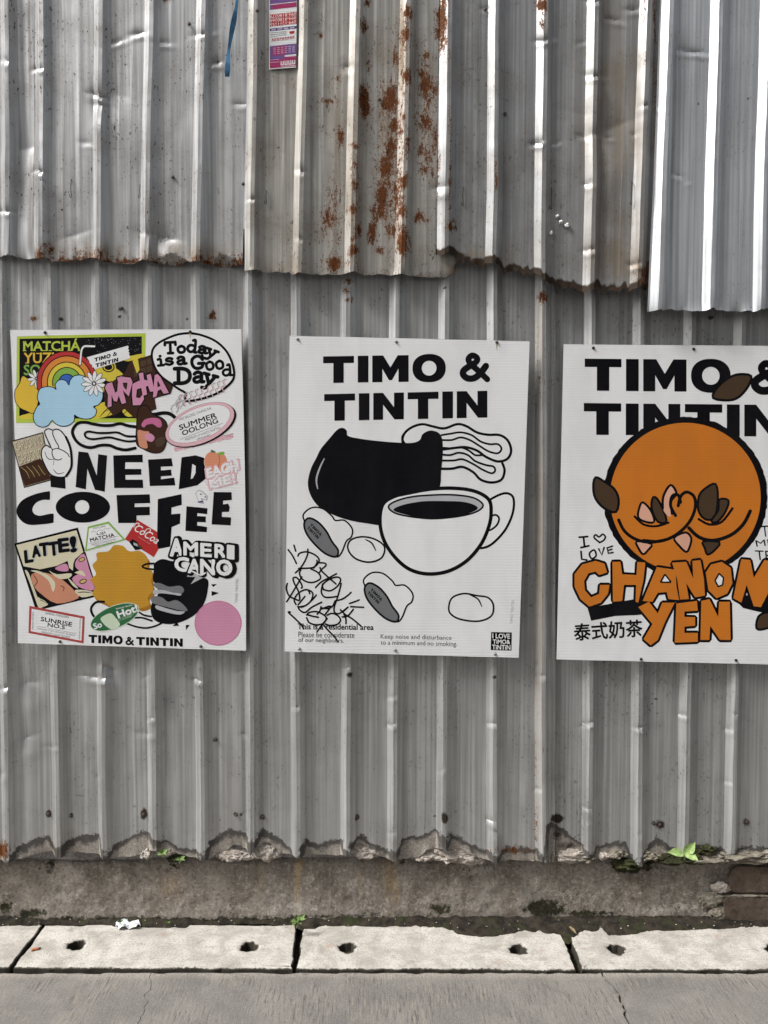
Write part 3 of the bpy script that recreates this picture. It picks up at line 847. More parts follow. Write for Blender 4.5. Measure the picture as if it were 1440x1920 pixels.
# upper course, lapped over the lower one
more_ul = [(2 - 94 * k, 2 - 94 * k) for k in range(9, 0, -1)]
more_ur = [(1518 + 94 * k, 1504 + 93 * k) for k in range(0, 9)]
TOP = -260
sh_u0 = sheet('upper corrugated sheet at the left edge, bulging, with a clean straight hem', more_ul + [(2, 2)], (0, 500), 0.0, 0.105, TOP, [(-900, 482), (0, 484), (30, 480), (65, 486), (90, 486)], -0.030, M_up_left, dents_up, seed=404, wob=0.004, edge_rust=0.15)
sh_ua = sheet('speckled upper corrugated sheet with a ragged rusty hem above the NEED COFFEE poster', [(66, 65), (176, 172), (270, 262), (369, 358)], (0, 500), 0.004, 0.105, TOP, [(60, 481), (80, 484), (120, 490), (168, 488), (182, 483), (210, 492), (262, 494), (278, 488), (298, 493), (345, 493), (360, 489), (395, 495), (470, 496)], -0.034, M_up_left, dents_up, seed=505, wob=0.003, edge_rust=0.75,
    rust=[(313, -2, 9, 7, .9), (75, 476, 12, 10, .8), (90, 470, 14, 12, .5), (240, 490, 40, 6, .8), (370, 484, 12, 6, .8), (455, 490, 12, 10, .8)], stain=[(250, 475, 300, 22, .9), (100, 470, 40, 30, .7)],
    soot=U4([(710, 90, 9, 12, .9), (648, 665, 7, 7, .9), (600, 728, 6, 6, .8), (913, 690, 6, 8, .9), (820, 715, 10, 22, .5), (213, 65, 5, 5, .9), (595, 485, 8, 8, .5), (650, 450, 8, 8, .5)]), inward=[(323, 32, 492, 18, 0.030), (421, 30, 494, 18, 0.030)])
rz = q6([(445, 180, 20, 50), (445, 700, 40, 110, 1.1), (475, 450, 14, 50, .8), (625, 680, 45, 100, 1.15), (655, 400, 18, 70, .9), (640, 850, 34, 60, 1), (625, 1000, 38, 110, 1.1), (600, 1140, 60, 90, 1.1), (560, 1330, 50, 110, 1), (540, 1440, 50, 60, 1), (505, 1580, 30, 80, 1.1), (710, 1640, 36, 110, 1.2), (640, 1560, 40, 60, .9), (735, 80, 24, 50, 1.1), (730, 230, 28, 50, 1.1), (738, 520, 22, 60, 1.1), (710, 1230, 32, 60, 1.1), (712, 790, 18, 34, 1), (700, 1440, 32, 50, .9), (885, 600, 60, 150, .85), (860, 840, 50, 80, .9), (920, 930, 26, 110, 1.1), (850, 500, 40, 40, .8), (840, 1020, 30, 60, .8), (845, 1160, 35, 40, .8), (830, 1480, 45, 50, .95), (970, 100, 40, 50, 1.2), (975, 220, 38, 70, 1.2), (380, 990, 30, 30, .8), (380, 1250, 20, 30, .8), (370, 1420, 28, 40, .95), (405, 1560, 28, 40, .95), (370, 1700, 24, 40, .95), (210, 1480, 55, 80, .75), (240, 1790, 75, 60, .95), (145, 240, 20, 30, .8), (270, 540, 20, 30, .7), (285, 930, 25, 80, .7), (200, 690, 55, 20, .65), (545, 1700, 35, 30, .8), (470, 20, 20, 30, .8), (740, 1000, 24, 80, .8), (650, 1250, 70, 400, .62), (880, 380, 14, 40, .8), (600, 950, 90, 500, .35), (870, 800, 70, 420, .45), (700, 700, 40, 700, .35), (380, 1400, 30, 500, .35), (230, 1500, 60, 300, .35)], 560, 0, 3.623)
sh_ub = sheet('upper corrugated sheet streaked with red-brown rust', [(465, 459), (559, 549), (657, 645), (750, 740)], (0, 500), 0.0, 0.135, TOP, [(455, 503), (470, 509), (545, 510), (560, 515), (640, 515), (655, 513), (740, 516), (800, 519), (835, 518), (848, 510), (862, 498), (880, 492)], -0.038, M_up_rust, dents_up, rust=rz, seed=606, edge_rust=0.2,
    stain=[(520, 300, 60, 400, .35), (700, 300, 120, 320, .45), (520, 500, 60, 30, .5), (755, 80, 12, 160, .8), (850, 510, 22, 14, .8)], soot=U4([(965, 40, 9, 12, .8), (955, 445, 9, 12, .7), (997, 425, 7, 8, .7), (1340, 40, 10, 12, .7), (1045, 555, 5, 5, .8), (1285, 318, 8, 6, .8)]) + [(858, 500, 10, 12, .9)])
bot_c = [(812, 478), (822, 477), (845, 480), (852, 488), (870, 493), (910, 498), (925, 493), (940, 508), (973, 515), (1000, 520), (1017, 527), (1053, 538), (1093, 545), (1103, 541), (1123, 548), (1180, 543), (1222, 539), (1240, 538)]
sh_uc = sheet('dull upper corrugated sheet with a torn blackened hem sagging to the right', [(827, 820), (916, 910), (1007, 1000), (1102, 1092), (1200, 1182)], (0, 500), 0.004, 0.022, TOP, bot_c, -0.043, M_up_dull, dents_up, seed=707, edge_soot=1.9, edge_rust=0.12,
    rust=[(1017, 10, 12, 12, 1.1), (1017, 45, 5, 14, .9), (1208, 515, 18, 18, .7), (1228, 100, 3, 200, .5), (829, 30, 10, 60, 1.0), (846, 422, 11, 12, .9), (1208, 60, 3, 70, .5), (843, 300, 2.5, 200, .5), (930, 330, 2, 26, .9), (822, 320, 3, 60, .4)],
    stain=[(1155, 220, 60, 220, .75), (1160, 470, 60, 80, .85), (1226, 300, 8, 300, .9), (900, 480, 60, 20, .6), (1150, 60, 40, 100, .6)], soot=[(857, 484, 20, 12, 1.1), (895, 490, 22, 9, .9)] + U5([(400, 400, 5, 5, .7), (455, 425, 9, 5, .6), (325, 310, 4, 6, .6)]))
sh_ud = sheet('newer pale bluish-grey upper corrugated sheet at the right edge hanging lowest', [(1240, 1220), (1332, 1318), (1425, 1411)] + more_ur, (0, 500), 0.006, 0.0, TOP, [(1200, 583), (1216, 583), (1250, 580), (1300, 584), (1320, 578), (1335, 583), (1400, 584), (1420, 578), (1440, 583), (2400, 586)], -0.050, M_up_new, dents_up, seed=808, stain=[(1234, 250, 5, 400, .5)],
    soot=U5([(1180, 388, 6, 9, .8), (1365, 370, 6, 9, .8), (1070, 740, 5, 5, .7), (1375, 1153, 6, 6, .8)]))

# screws, wire ties and bolts in the sheets
M_screw = plain('rusty_screw', (0.085, 0.062, 0.05), 0.6, 0.5, 0.4, 400)
M_zincs = plain('zinc_screw', (0.30, 0.29, 0.27), 0.4, 0.8, 0.3, 400)
M_wire = plain('dark_wire', (0.02, 0.017, 0.015), 0.7, 0.2)
def screw_mesh(name, r):
    V, Fc = [], []
    n = 10
    prof = [(1.0, 0.0), (1.0, 0.18), (0.62, 0.30), (0.62, 0.62), (0.45, 0.78)]
    for (q, h) in prof:
        for i in range(n):
            a = 2 * math.pi * i / n
            V.append((q * r * math.cos(a), -h * r, q * r * math.sin(a)))
    for l in range(len(prof) - 1):
        for i in range(n):
            j = (i + 1) % n
            Fc.append((l * n + i, l * n + j, (l + 1) * n + j, (l + 1) * n + i))
    Fc.append(tuple((len(prof) - 1) * n + i for i in range(n)))
    me = bpy.data.meshes.new(name)
    me.from_pydata(V, [], Fc)
    return me
ME_SCREW, ME_ZSCREW = screw_mesh('screw', 0.0075), screw_mesh('screw', 0.0075)
ME_SCREW.materials.append(M_screw); ME_ZSCREW.materials.append(M_zincs)
ME_BOLT = screw_mesh('bolt', 0.014); ME_BOLT.materials.append(M_zincs)
def put(me, name, root, px, py, Y, s=1.0):
    o = bpy.data.objects.new(name, me)
    COL.objects.link(o)
    o.parent = root
    p = P(px, py, Y)
    b = root.location
    o.location = (p[0] - b[0], p[1] - b[1], p[2] - b[2])
    o.scale = (s, s, s)
    return o
for (root, lst, Y) in ((sh_low1, [(91, 1526), (133, 1530), (269, 1527), (290, 1515), (443, 1528), (228, 578), (404, 1387), (114, 598)], -0.003),
                       (sh_low2, [(493, 1532), (670, 1532), (557, 1326), (471, 554), (927, 1270)], -0.006),
                       (sh_low3, [(1237, 1546), (1225, 1544), (1400, 1541), (1332, 596)], 0.006)):
    for (x, y) in lst:
        put(ME_SCREW, 'screw', root, x, y, Y, 0.75)
put(ME_ZSCREW, 'screw', sh_low2, 834, 1535, -0.006, 0.9)
put(ME_ZSCREW, 'screw', sh_low2, 656, 1265, -0.010, 0.9)
put(ME_BOLT, 'bolt', sh_uc, 847, 422, -0.046, 0.75)
for (root, lst, Y) in ((sh_ua, [(355, 45), (324, 332), (456, 345)], -0.036), (sh_ub, [(483, 20), (478, 222), (669, 20), (711, 187)], -0.042), (sh_uc, [(910, 18), (947, 213)], -0.045)):
    for (x, y) in lst:
        put(ME_SCREW, 'screw', root, x, y, Y, 0.7)
def tube(pts, r, n=6):
    V, Fc = [], []
    for i, p in enumerate(pts):
        p = Vector(p)
        t = (Vector(pts[min(i + 1, len(pts) - 1)]) - Vector(pts[max(i - 1, 0)])).normalized()
        a = t.cross(Vector((0, 1, 0.01))).normalized()
        b = t.cross(a)
        for k in range(n):
            an = 2 * math.pi * k / n
            V.append(tuple(p + (a * math.cos(an) + b * math.sin(an)) * (r[i] if isinstance(r, (list, tuple)) else r)))
    for i in range(len(pts) - 1):
        for k in range(n):
            Fc.append((i * n + k, i * n + (k + 1) % n, (i + 1) * n + (k + 1) % n, (i + 1) * n + k))
    Fc.append(tuple(range(n))); Fc.append(tuple((len(pts) - 1) * n + k for k in range(n)))
    return V, Fc
for (root, x, y0, y1, Y) in ((sh_ua, 133, 336, 371, -0.040), (sh_ua, 262, 346, 372, -0.062), (sh_ub, 499, 357, 383, -0.044), (sh_ub, 638, 355, 380, -0.048), (sh_uc, 868, 350, 386, -0.049), (sh_uc, 1034, 352, 392, -0.049), (sh_uc, 1184, 340, 384, -0.052)):
    pts = [P(x, y0, Y + 0.006), P(x + 0.6, y0 + 2, Y), P(x - 0.6, (y0 + y1) / 2, Y - 0.001), P(x + 0.8, y1 - 4, Y), P(x, y1, Y + 0.002), P(x - 2.5, y1 - 2, Y), P(x - 2.2, y1 - 7, Y)]
    V, Fc = tube(pts, 0.0011)
    meshobj('wire_tie', V, Fc, M_wire, root, origin=tuple(root.location))
M_foam = plain('white_sealant', (0.62, 0.62, 0.60), 0.8, 0, 0.15, 200)
for i, (x, y, w) in enumerate([(1033, 437, 9), (1045, 405, 7), (1052, 416, 9), (1063, 423, 10)]):
    lump('sealant_blob', x, y, w, w * 1.1, 0.006, M_foam, sh_uc, 90 + i, -0.047, tuple(sh_uc.location), 2)
# ---------------------------------------------------------------- printed posters
def print_mat(name, col, rough=0.6):
    k = NT('print_' + name)
    g = k.n('NewGeometry'); sx = k.n('SeparateXYZ'); k.l(g.outputs['Position'], sx.inputs[0])
    fl = k.math('SINE', k.math('MULTIPLY', sx.outputs[2], 2 * math.pi / 0.0047))       # flutes of the twin-wall board
    d = k.noise(k.pos((3, 1, 1.2)), 3.0, 3, 0.6)
    fade = k.noise(k.pos(), 120, 2, 0.6)
    c = k.mix(k.smooth(d, 0.35, 0.7), col, tuple(x * 0.90 + 0.004 for x in col))
    c = k.mix(k.math('MULTIPLY', k.smooth(fade, 0.55, 0.75), 0.12), c, tuple(x * 0.8 + 0.02 for x in col))
    c = k.mix(k.smooth(fl, 0.2, 1.0, 0, 0.16), c, tuple(x * 0.78 for x in col))
    return k.done(c, rough, 0, k.bump(fl, 0.22, 0.0006), 0.04 if max(col) < 0.05 else 0.15)
INK = {}
for nme, col in dict(white=(0.74, 0.75, 0.76), black=(0.0045, 0.0045, 0.006), grey=(0.16, 0.165, 0.175), lgrey=(0.42, 0.43, 0.45), text=(0.06, 0.06, 0.065),
        lime=(0.42, 0.52, 0.06), yellow=(0.62, 0.50, 0.05), gold=(0.55, 0.40, 0.13), green=(0.20, 0.38, 0.06), dgreen=(0.025, 0.13, 0.05), pgreen=(0.55, 0.65, 0.50),
        sky=(0.36, 0.58, 0.74), blue=(0.03, 0.11, 0.42), red=(0.42, 0.025, 0.025), brick=(0.38, 0.06, 0.06), orange=(0.62, 0.22, 0.035), lemon=(0.68, 0.45, 0.04),
        pink=(0.56, 0.25, 0.38), rose=(0.50, 0.13, 0.27), blush=(0.66, 0.42, 0.46), peach=(0.62, 0.25, 0.15), skin=(0.55, 0.24, 0.15), choc=(0.045, 0.02, 0.013),
        brown=(0.06, 0.035, 0.018), ochre=(0.50, 0.26, 0.025), dochre=(0.33, 0.15, 0.012), tan=(0.42, 0.36, 0.26), cream=(0.62, 0.58, 0.42), amber=(0.55, 0.17, 0.018),
        salmon=(0.66, 0.36, 0.26), purple=(0.16, 0.08, 0.26), navy=(0.03, 0.04, 0.16), magenta=(0.34, 0.03, 0.12), lilac=(0.50, 0.38, 0.55)).items():
    INK[nme] = print_mat(nme, col)

def catmull(pts, closed=False, n=6):
    m = len(pts)
    if m < 3:
        return [tuple(p) for p in pts]
    out = []
    rng = range(m) if closed else range(m - 1)
    for i in rng:
        p0 = pts[(i - 1) % m] if closed or i > 0 else pts[0]
        p1, p2 = pts[i], pts[(i + 1) % m]
        p3 = pts[(i + 2) % m] if closed or i + 2 < m else pts[-1]
        for j in range(n):
            t = j / n
            out.append(tuple(0.5 * (2 * p1[k] + (p2[k] - p0[k]) * t + (2 * p0[k] - 5 * p1[k] + 4 * p2[k] - p3[k]) * t * t + (3 * p1[k] - p0[k] - 3 * p2[k] + p3[k]) * t ** 3) for k in (0, 1)))
    if not closed:
        out.append(tuple(pts[-1]))
    return out

_tc = {}
def text_tris(s, bold=0.0):
    key = (s, bold)
    if key not in _tc:
        cu = bpy.data.curves.new('t', 'FONT')
        cu.body = s
        cu.offset = bold
        cu.resolution_u = 3
        cu.space_character = 1.0 + bold * 2.5
        ob = bpy.data.objects.new('t', cu)
        COL.objects.link(ob)
        dg = bpy.context.evaluated_depsgraph_get()
        me = ob.evaluated_get(dg).to_mesh()
        me.calc_loop_triangles()
        vs = [(v.co.x, v.co.y) for v in me.vertices]
        tr = [tuple(t.vertices) for t in me.loop_triangles]
        ob.evaluated_get(dg).to_mesh_clear()
        bpy.data.objects.remove(ob); bpy.data.curves.remove(cu)
        xs_, ys_ = [v[0] for v in vs], [v[1] for v in vs]
        x0, x1, y0, y1 = min(xs_), max(xs_), min(ys_), max(ys_)
        _tc[key] = ([((x - x0) / (x1 - x0), (y - y0) / (y1 - y0)) for x, y in vs], tr)
    return _tc[key]

LAYER = 0.000005
class Art:
    """one printed motif: flat ink shapes on the face of a board, each a hair above the last"""
    depth = 0
    boxes = []
    def __init__(self, name, root, frame, Y):
        self.name, self.root, self.Y = name, root, Y
        self.f = frame
        self.V, self.F, self.M, self.mats = [], [], [], []
    def fr(self, ox, oy, s):
        self.f = (ox, oy, s)
        return self
    def _m(self, c):
        if c not in self.mats:
            self.mats.append(c)
        return self.mats.index(c)
    def _px(self, p):
        return (self.f[0] + p[0] / self.f[2], self.f[1] + p[1] / self.f[2])
    def _add(self, pts, tris, c):
        if Art.depth == 0:
            Art.boxes, Art.depth = [], 1
        q = [self._px(p) for p in pts]
        x0, x1 = min(p[0] for p in q), max(p[0] for p in q)
        y0, y1 = min(p[1] for p in q), max(p[1] for p in q)
        lay = 1 + max([l for (a0, a1, b0, b1, l) in Art.boxes if a0 < x1 and a1 > x0 and b0 < y1 and b1 > y0], default=0)
        Art.boxes.append((x0, x1, y0, y1, lay))
        Y = self.Y - 0.0002 - LAYER * lay
        b = len(self.V)
        for p in pts:
            self.V.append(P(*self._px(p), Y))
        mi = self._m(c)
        for t in tris:
            # face the street: orient so that the normal points to -Y
            a, bb, cc = (pts[i] for i in t)
            ar = (bb[0] - a[0]) * (cc[1] - a[1]) - (bb[1] - a[1]) * (cc[0] - a[0])
            if abs(ar) < 1e-9:
                continue
            t = t if ar < 0 else (t[0], t[2], t[1])
            self.F.append(tuple(b + i for i in t)); self.M.append(mi)
    def poly(self, c, pts, holes=(), sm=0, smh=0):
        if sm:
            pts = catmull(pts, True, sm)
        hs = [catmull(h, True, smh) if smh else h for h in holes]
        loops = [pts] + list(hs)
        flat = [p for l in loops for p in l]
        tr = tessellate_polygon([[Vector((p[0], p[1], 0)) for p in l] for l in loops])
        self._add(flat, [tuple(t) for t in tr], c)
        return self
    def stroke(self, c, pts, w, sm=5, closed=False, taper=False):
        if sm:
            pts = catmull(pts, closed, sm)
        q = []
        for p in pts:
            if not q or math.hypot(p[0] - q[-1][0], p[1] - q[-1][1]) > 1e-4:
                q.append(p)
        pts = q
        n = len(pts)
        L, R = [], []
        for i in range(n):
            a = pts[(i - 1) % n] if closed or i > 0 else pts[0]
            b = pts[(i + 1) % n] if closed or i < n - 1 else pts[-1]
            dx, dy = b[0] - a[0], b[1] - a[1]
            l = math.hypot(dx, dy) or 1
            ww = w / 2
            if taper:
                ww *= 0.25 + 0.75 * math.sin(math.pi * (0.12 + 0.76 * i / max(1, n - 1)))
            nx, ny = -dy / l * ww, dx / l * ww
            L.append((pts[i][0] + nx, pts[i][1] + ny)); R.append((pts[i][0] - nx, pts[i][1] - ny))
        V = L + R
        tr = []
        for i in range(n if closed else n - 1):
            j = (i + 1) % n
            tr += [(i, j, n + j), (i, n + j, n + i)]
        if not closed:                     # round ends
            for e, s in ((0, 1), (n - 1, -1)):
                a = pts[1] if e == 0 else pts[-2]
                dx, dy = pts[e][0] - a[0], pts[e][1] - a[1]
                l = math.hypot(dx, dy) or 1
                hw = math.hypot(L[e][0] - R[e][0], L[e][1] - R[e][1]) / 2
                k0 = len(V)
                base = math.atan2(dy, dx)
                arc = [(pts[e][0] + hw * math.cos(base + t), pts[e][1] + hw * math.sin(base + t)) for t in (-1.05, -0.5, 0, 0.5, 1.05)]
                V += arc
                ends = (R[e], L[e]) if e else (L[e], R[e])
                i0, i1 = ((n + e, e) if e else (e, n + e))
                seq = [i0] + list(range(k0, k0 + 5)) + [i1]
                for t in range(1, len(seq) - 1):
                    tr.append((seq[0], seq[t], seq[t + 1]))
        self._add(V, tr, c)
        return self
    def outl(self, fill, line, pts, w, sm=0):
        self.poly(fill, pts, sm=sm)
        return self.stroke(line, pts, w, sm=sm, closed=True) if sm else self.stroke(line, self.dense(pts), w, sm=0, closed=True)
    def dense(self, pts, k=8):
        out = []
        n = len(pts)
        for i in range(n):
            a, b = pts[i], pts[(i + 1) % n]
            for j in (0.04, 0.35, 0.65, 0.96):
                out.append((a[0] + (b[0] - a[0]) * j, a[1] + (b[1] - a[1]) * j))
        return out
    def ell(self, c, cx, cy, rx, ry, rot=0, n=48, a0=0, a1=360):
        ca, sa = math.cos(math.radians(rot)), math.sin(math.radians(rot))
        pts = []
        full = a1 - a0 == 360
        for i in range(n if full else n + 1):
            t = math.radians(a0 + (a1 - a0) * i / n)
            x, y = rx * math.cos(t), ry * math.sin(t)
            pts.append((cx + x * ca - y * sa, cy + x * sa + y * ca))
        return self.poly(c, pts)
    def text(self, c, s, tl, tr, bl, bold=0.0, slant=0.0):
        vs, tris = text_tris(s, 0.0)
        ux, uy = tr[0] - tl[0], tr[1] - tl[1]
        wx, wy = bl[0] - tl[0], bl[1] - tl[1]
        pts = [(tl[0] + ux * (x + slant * y) + wx * (1 - y), tl[1] + uy * (x + slant * y) + wy * (1 - y)) for x, y in vs]
        r = bold * math.hypot(wx, wy) * 1.1                   # heavier weights: the glyphs struck several times around a small circle
        n = 0 if bold < 0.009 else (4 if bold < 0.04 else (8 if bold < 0.1 else 12))
        for i in range(n):
            dx, dy = r * math.cos(2 * math.pi * i / n + 0.4), r * math.sin(2 * math.pi * i / n + 0.4)
            self._add([(p[0] + dx, p[1] + dy) for p in pts], tris, c)
        self._add(pts, tris, c)
        return self
    def wide(self, c, word, tl, tr, h, hv=None):
        """wide black grotesque caps; h is the cap height downwards along hv"""
        hv = hv or (0, 1)
        W = dict(T=1.13, I=0.39, M=1.33, O=1.22, N=1.12)
        W['&'] = 1.12
        gap = 0.14
        total = sum((W.get(ch, 0.3) + (gap if i else 0)) for i, ch in enumerate(word))
        ux, uy = (tr[0] - tl[0]) / total, (tr[1] - tl[1]) / total
        def T(p, x):
            return (tl[0] + ux * (x + p[0]) + hv[0] * h * (1 - p[1]), tl[1] + uy * (x + p[0]) + hv[1] * h * (1 - p[1]))
        x = 0
        for ch in word:
            w = W.get(ch, 0.3)
            if ch == 'T':
                g = [(0, 1), (1.13, 1), (1.13, .74), (.755, .74), (.755, 0), (.375, 0), (.375, .74), (0, .74)]
            elif ch == 'I':
                g = [(0, 0), (0, 1), (.39, 1), (.39, 0)]
            elif ch == 'M':
                g = [(0, 0), (0, 1), (.40, 1), (.665, .55), (.93, 1), (1.33, 1), (1.33, 0), (.96, 0), (.96, .50), (.72, .07), (.61, .07), (.37, .50), (.37, 0)]
            elif ch == 'N':
                g = [(0, 0), (0, 1), (.36, 1), (.76, .46), (.76, 1), (1.12, 1), (1.12, 0), (.78, 0), (.36, .56), (.36, 0)]
            else:
                g = None
            if g:
                self.poly(c, [T(p, x) for p in g])
            elif ch == 'O':
                o = [(.61 + .61 * math.copysign(abs(math.cos(t)) ** .88, math.cos(t)), .5 + .53 * math.copysign(abs(math.sin(t)) ** .88, math.sin(t))) for t in np.linspace(0, 2 * math.pi, 40, endpoint=False)]
                i_ = [(.61 + .27 * math.cos(t), .5 + .28 * math.sin(t)) for t in np.linspace(0, 2 * math.pi, 28, endpoint=False)]
                self.poly(c, [T(p, x) for p in o], [[T(p, x) for p in i_]])
            elif ch == '&':
                sc = math.hypot(ux, uy)
                a = [(1.04, .02), (.75, .30), (.40, .62), (.33, .80), (.46, .92), (.62, .86), (.66, .74), (.55, .62)]
                b = [(.55, .62), (.32, .50), (.14, .36), (.13, .20), (.30, .07), (.55, .08), (.78, .25), (.99, .52)]
                self.stroke(c, [T(p, x) for p in a], .23 * sc, 6)
                self.stroke(c, [T(p, x) for p in b], .25 * sc, 6)
            x += w + gap
        return self
    def done(self, label=None):
        b = self.root.location
        me = bpy.data.meshes.new(self.name)
        me.from_pydata([(v[0] - b[0], v[1] - b[1], v[2] - b[2]) for v in self.V], [], self.F)
        for m in self.mats:
            me.materials.append(INK[m])
        me.polygons.foreach_set('material_index', self.M)
        o = link(self.name, me, self.root)
        if label:
            o['label'] = label
        return o

def board(name, label, corners, Y, bend=()):
    """corners in photo pixels TL TR BR BL; a 4 mm fluted plastic board"""
    tl, tr, br, bl = corners
    base = P((bl[0] + br[0]) / 2, (bl[1] + br[1]) / 2, Y)
    root = empty(name, base)
    tag(root, label, 'poster', 'cafe posters on the metal wall')
    ring = []
    def edge_(a, b, k, wob):
        for i in range(k):
            t = i / k
            x, y = a[0] + (b[0] - a[0]) * t, a[1] + (b[1] - a[1]) * t
            w = math.sin(math.pi * t) * wob
            ring.append((x + w, y))
    wl_, wr_ = bend if bend else (0, 0)
    edge_(tl, tr, 10, 0); edge_(tr, br, 14, wr_); edge_(br, bl, 10, 0); edge_(bl, tl, 14, wl_)
    n = len(ring)
    V = [P(x, y, Y) for x, y in ring] + [P(x, y, Y + 0.004) for x, y in ring]
    Fc = [tuple(range(n)), tuple(range(2 * n - 1, n - 1, -1))] + [(i, i + n, (i + 1) % n + n, (i + 1) % n) for i in range(n)]
    meshobj('panel', V, Fc, INK['white'], root, origin=base)
    return root
def pins(root, lst, Y, me):
    for (x, y) in lst:
        put(me, 'screw', root, x, y, Y, 0.62)
def stainmark(root, lst, Y):
    for i, (x, y, w, h) in enumerate(lst):
        a = Art('rust_run', root, (0, 0, 1), Y)
        a.poly('tan', [(x - w, y), (x + w, y), (x + w * .6, y + h * .5), (x + w * .2, y + h), (x - w * .3, y + h * .7)])
        a.done()
M_pinblack = plain('black_screw', (0.02, 0.018, 0.018), 0.5, 0.3)
ME_PINB = screw_mesh('screw', 0.0075); ME_PINB.materials.append(M_pinblack)

# ============================ middle poster
Y2 = -0.034
p2 = board('poster', 'white poster with TIMO & TINTIN title and black and white cups, scribbled on', [(543.1, 629.4), (993, 640), (972.6, 1233.4), (533.6, 1221.5)], Y2, (0, 0))
Z2 = (520, 610, 2.9388)
def art2(name):
    return Art(name, p2, Z2, Y2)
art2('title_line').wide('black', 'TIMO ', (252, 172), (950, 160), 146, (0.0, 1)).done() if False else None
a = art2('title_line')
a.wide('black', 'TIMO', (252, 171), (928, 161), 147)
a.wide('black', '&', (1006, 156), (1168, 153), 147)
a.done()
art2('title_line').wide('black', 'TINTIN', (258, 379), (1157, 360), 148).done()
# steam ribbons
a = art2('steam')
s1 = [(700, 650), (690, 625), (705, 590), (745, 560), (800, 545), (860, 558), (920, 568), (990, 545), (1040, 555), (1100, 590), (1160, 603), (1225, 605), (1270, 635), (1288, 690), (1268, 735), (1215, 750), (1150, 725), (1100, 690), (1040, 672), (980, 675), (900, 685), (800, 690), (730, 680)]
a.poly('white', s1, sm=5).stroke('black', s1, 14, 5, True)
s2 = [(880, 790), (960, 790), (1020, 780), (1080, 810), (1120, 850), (1180, 866), (1235, 850), (1252, 800), (1240, 760)]
a.stroke('black', s2, 14, 5)
a.stroke('black', [(905, 605), (950, 598), (1010, 590), (1070, 605), (1120, 640), (1170, 655), (1215, 655), (1235, 680), (1215, 705), (1165, 695), (1115, 665), (1060, 632), (1010, 618), (960, 632), (905, 632)], 11, 5)
a.stroke('black', [(890, 672), (960, 678), (1010, 672), (1055, 690), (1090, 715), (1130, 715)], 11, 5)
a.stroke('black', [(890, 710), (950, 715), (1000, 702), (1050, 715), (1090, 748), (1150, 770), (1190, 778), (1200, 800), (1180, 815), (1130, 795), (1080, 765), (1020, 738), (970, 745), (900, 745)], 11, 5)
a.stroke('black', [(690, 650), (690, 610), (720, 575)], 12, 5)
a.done('white steam ribbons with black outlines')
a = art2('tall_mug')
mug = [(330, 575), (360, 565), (382, 580), (388, 608), (440, 622), (540, 636), (650, 645), (740, 648), (785, 632), (800, 600), (840, 580), (885, 590), (908, 625), (912, 700), (903, 800), (885, 905), (760, 930), (640, 960), (575, 1010), (572, 1095), (500, 1092), (400, 1075), (310, 1045), (230, 1000), (185, 940), (168, 870), (185, 790), (215, 730), (240, 680), (290, 620)]
a.poly('black', mug, sm=4)
a.stroke('white', [(372, 990), (395, 1020), (425, 1030), (458, 1020)], 9, 4, taper=True) if False else None
a.stroke('lgrey', [(222, 900), (215, 850), (232, 790), (258, 735)], 10, 4, taper=True)
a.done('solid black mug tilted to the left')
a = art2('cup')
rim_out = [(580, 990), (640, 945), (720, 925), (850, 902), (980, 898), (1090, 915), (1165, 960), (1178, 1030), (1165, 1110), (1120, 1210), (1040, 1300), (940, 1355), (830, 1370), (730, 1345), (650, 1280), (590, 1190), (566, 1090)]
hnd = [(1160, 980), (1200, 945), (1260, 925), (1300, 950), (1298, 1030), (1260, 1120), (1200, 1190), (1150, 1222), (1110, 1218), (1150, 1130), (1170, 1060)]
a.poly('white', hnd, sm=5).stroke('black', hnd, 13, 5, True)
a.stroke('black', [(1180, 1050), (1205, 1045), (1222, 1065), (1210, 1100), (1180, 1125), (1160, 1130)], 11, 5)
a.poly('white', rim_out, sm=5).stroke('black', rim_out, 20, 5, True)
cof = [(612, 1000), (650, 970), (740, 945), (860, 935), (980, 935), (1080, 950), (1132, 985), (1118, 1015), (1060, 1040), (960, 1058), (850, 1065), (740, 1055), (650, 1035)]
a.poly('lgrey', cof, sm=4).stroke('black', cof, 10, 4, True)
cof2 = [(640, 1020), (690, 990), (800, 970), (920, 968), (1040, 975), (1105, 1005), (1055, 1036), (950, 1055), (850, 1062), (740, 1050)]
a.poly('black', cof2, sm=4)
a.done('white cup of black coffee with a round handle')
# grey oval tags that carry the name
def sole(fx, fy, name='oval_tag'):
    a = art2(name)
    puff = [(150 + fx, 1080 + fy), (145 + fx, 1040 + fy), (190 + fx, 1005 + fy), (250 + fx, 1010 + fy), (300 + fx, 1050 + fy), (320 + fx, 1075 + fy), (370 + fx, 1075 + fy), (412 + fx, 1120 + fy), (408 + fx, 1165 + fy), (380 + fx, 1190 + fy), (355 + fx, 1250 + fy), (325 + fx, 1275 + fy), (260 + fx, 1230 + fy), (190 + fx, 1160 + fy)]
    a.poly('white', puff, sm=5).stroke('black', puff, 9, 5, True)
    ov = [(148 + fx, 1090 + fy), (175 + fx, 1062 + fy), (225 + fx, 1085 + fy), (270 + fx, 1135 + fy), (300 + fx, 1190 + fy), (335 + fx, 1240 + fy), (322 + fx, 1275 + fy), (265 + fx, 1258 + fy), (205 + fx, 1205 + fy), (160 + fx, 1145 + fy)]
    a.poly('grey', ov, sm=5).stroke('black', ov, 11, 5, True)
    a.wide('black', 'TIMO&', (188 + fx, 1090 + fy), (248 + fx, 1150 + fy), 16, (-0.65, 0.75))
    a.wide('black', 'TINTIN', (172 + fx, 1106 + fy), (232 + fx, 1166 + fy), 16, (-0.65, 0.75))
    a.done('grey oval tag with the cafe name')
sole(0, 0)
